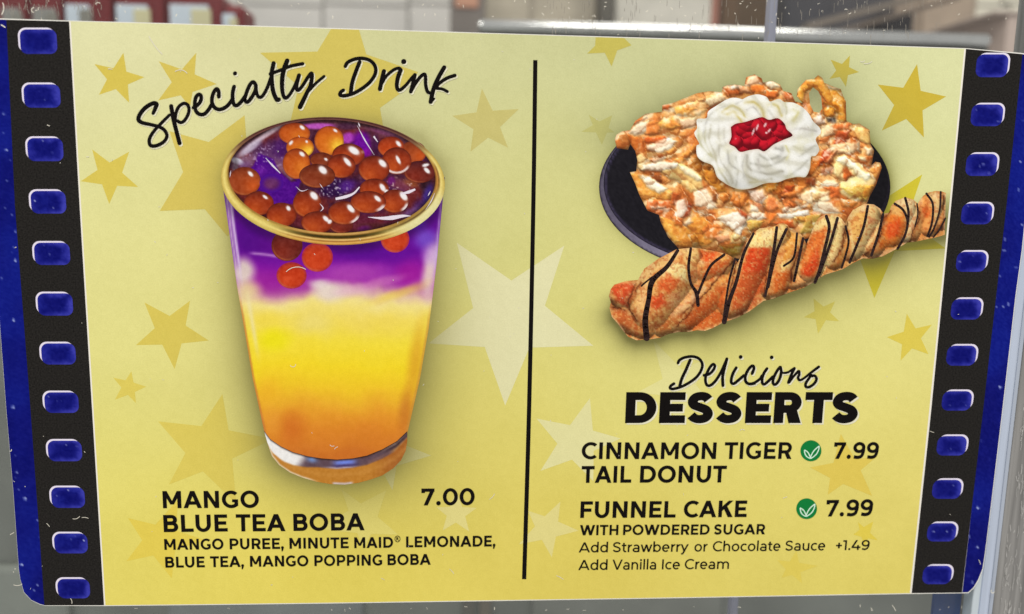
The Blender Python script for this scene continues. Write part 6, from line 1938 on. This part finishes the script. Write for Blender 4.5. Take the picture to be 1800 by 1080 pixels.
tag(beam('slanting_rail', (1420, 46), (1640, -12), 0.010, 1.1, (120, 110, 100)), 'upper slanting beige rail in front of the slate cabinet', 'rail')
tag(beam('slanting_rail', (1450, 62), (1690, -6), 0.007, 1.08, (104, 92, 82)), 'lower thinner slanting rail in front of the slate cabinet', 'rail')
o = rect_box('counter_block', 1752, 27, 1990, 420, 1.0, .3, room((186, 168, 158), .5))
tag(o, 'pinkish taupe block at the upper right corner behind the glass', 'cabinet')
rect_box('top_lip', 1748, 22, 1994, 28, .995, .31, room((176, 160, 150), .4), o, .002)
o = bevel_box('glass_joint', W(1352, 40, .06)[0], W(1366, 40, .06)[0], .06, .066, -.12, .40, .0008, strip_mat('joint_blue', (152, 152, 170), .2, .5, 300, .9, 1.1))
tag(o, 'thin bluish vertical glass joint rising behind the sign top', 'glass joint')

# steel shelf: rolled bright lip over a dark apron
YS = 0.50
STEEL = solid((202, 202, 200), .22, .5, 60, .93, 1.07, 1.0, 'steel')
APRON = room((92, 92, 88), .5, .9, 1.1, 30, 0.0)
shelf = bpy.data.objects.new('steel_shelf', None)
COL.objects.link(shelf)
pa, pb = W(842, 46, YS), W(1738, 72, YS)
shelf.location = (pa[0], YS, pa[2] - .1)
tag(shelf, 'stainless steel shelf with a bright rolled lip above the sign', 'shelf')


def lathe_bar(name, p, q, r, mat, parent, seg=20):
    p, q = Vector(p), Vector(q)
    d = (q - p).normalized()
    u = Vector((0, 1, 0))
    v_ = d.cross(u)
    V, F = [], []
    for c, rr_ in ((p, r * .55), (p + d * r * .5, r), (q - d * r * .5, r), (q, r * .55)):
        for i in range(seg):
            a = 2 * math.pi * i / seg
            V.append(tuple(c + (u * math.cos(a) + v_ * math.sin(a)) * rr_))
    for k in range(3):
        for i in range(seg):
            F.append((k * seg + i, k * seg + (i + 1) % seg, (k + 1) * seg + (i + 1) % seg, (k + 1) * seg + i))
    F += [tuple(range(seg)), tuple(range(3 * seg, 4 * seg))[::-1]]
    return link(name, V, F, mat, parent, None, True)


lo_ = -Vector(shelf.location)
lip = lathe_bar('rolled_lip', Vector(pa) + lo_, Vector(pb) + lo_, 0.0062, STEEL, shelf)
_pts = [W(842, 54, YS + .004), W(1738, 82, YS + .004), W(1738, 300, YS + .004), W(842, 300, YS + .004)]
_v = [tuple(Vector(p) + lo_) for p in _pts] + [tuple(Vector(p) + lo_ + Vector((0, .25, 0))) for p in _pts]
link('apron', _v, [(3, 2, 1, 0), (4, 5, 6, 7), (0, 1, 5, 4), (1, 2, 6, 5), (2, 3, 7, 6), (3, 0, 4, 7)], APRON, shelf)

# steel cabinet front seen below and left of the sign
cab = rect_box('steel_cabinet', -500, 480, 1690, 1500, .34, .3, room((104, 107, 101), .42, .78, 1.25, 12, 0.0, .5))
tag(cab, 'grey steel cabinet front below the sign', 'cabinet')
rect_box('seam_post', 812, 800, 834, 1450, .335, .01, room((84, 82, 76), .5), cab, .001)
rect_box('seam_post', 842, 800, 862, 1450, .335, .01, room((98, 92, 82), .5), cab, .001)
rect_box('lower_panel', -400, 1000, 130, 1450, .332, .01, room((124, 128, 121), .42, .85, 1.15, 14), cab, .004)
rect_box('door_panel', 300, 1000, 640, 1450, .333, .01, room((110, 114, 113), .42, .85, 1.15, 14), cab, .004)
rect_box('door_panel', 930, 1000, 1260, 1450, .333, .01, room((112, 114, 108), .42, .85, 1.15, 14), cab, .004)
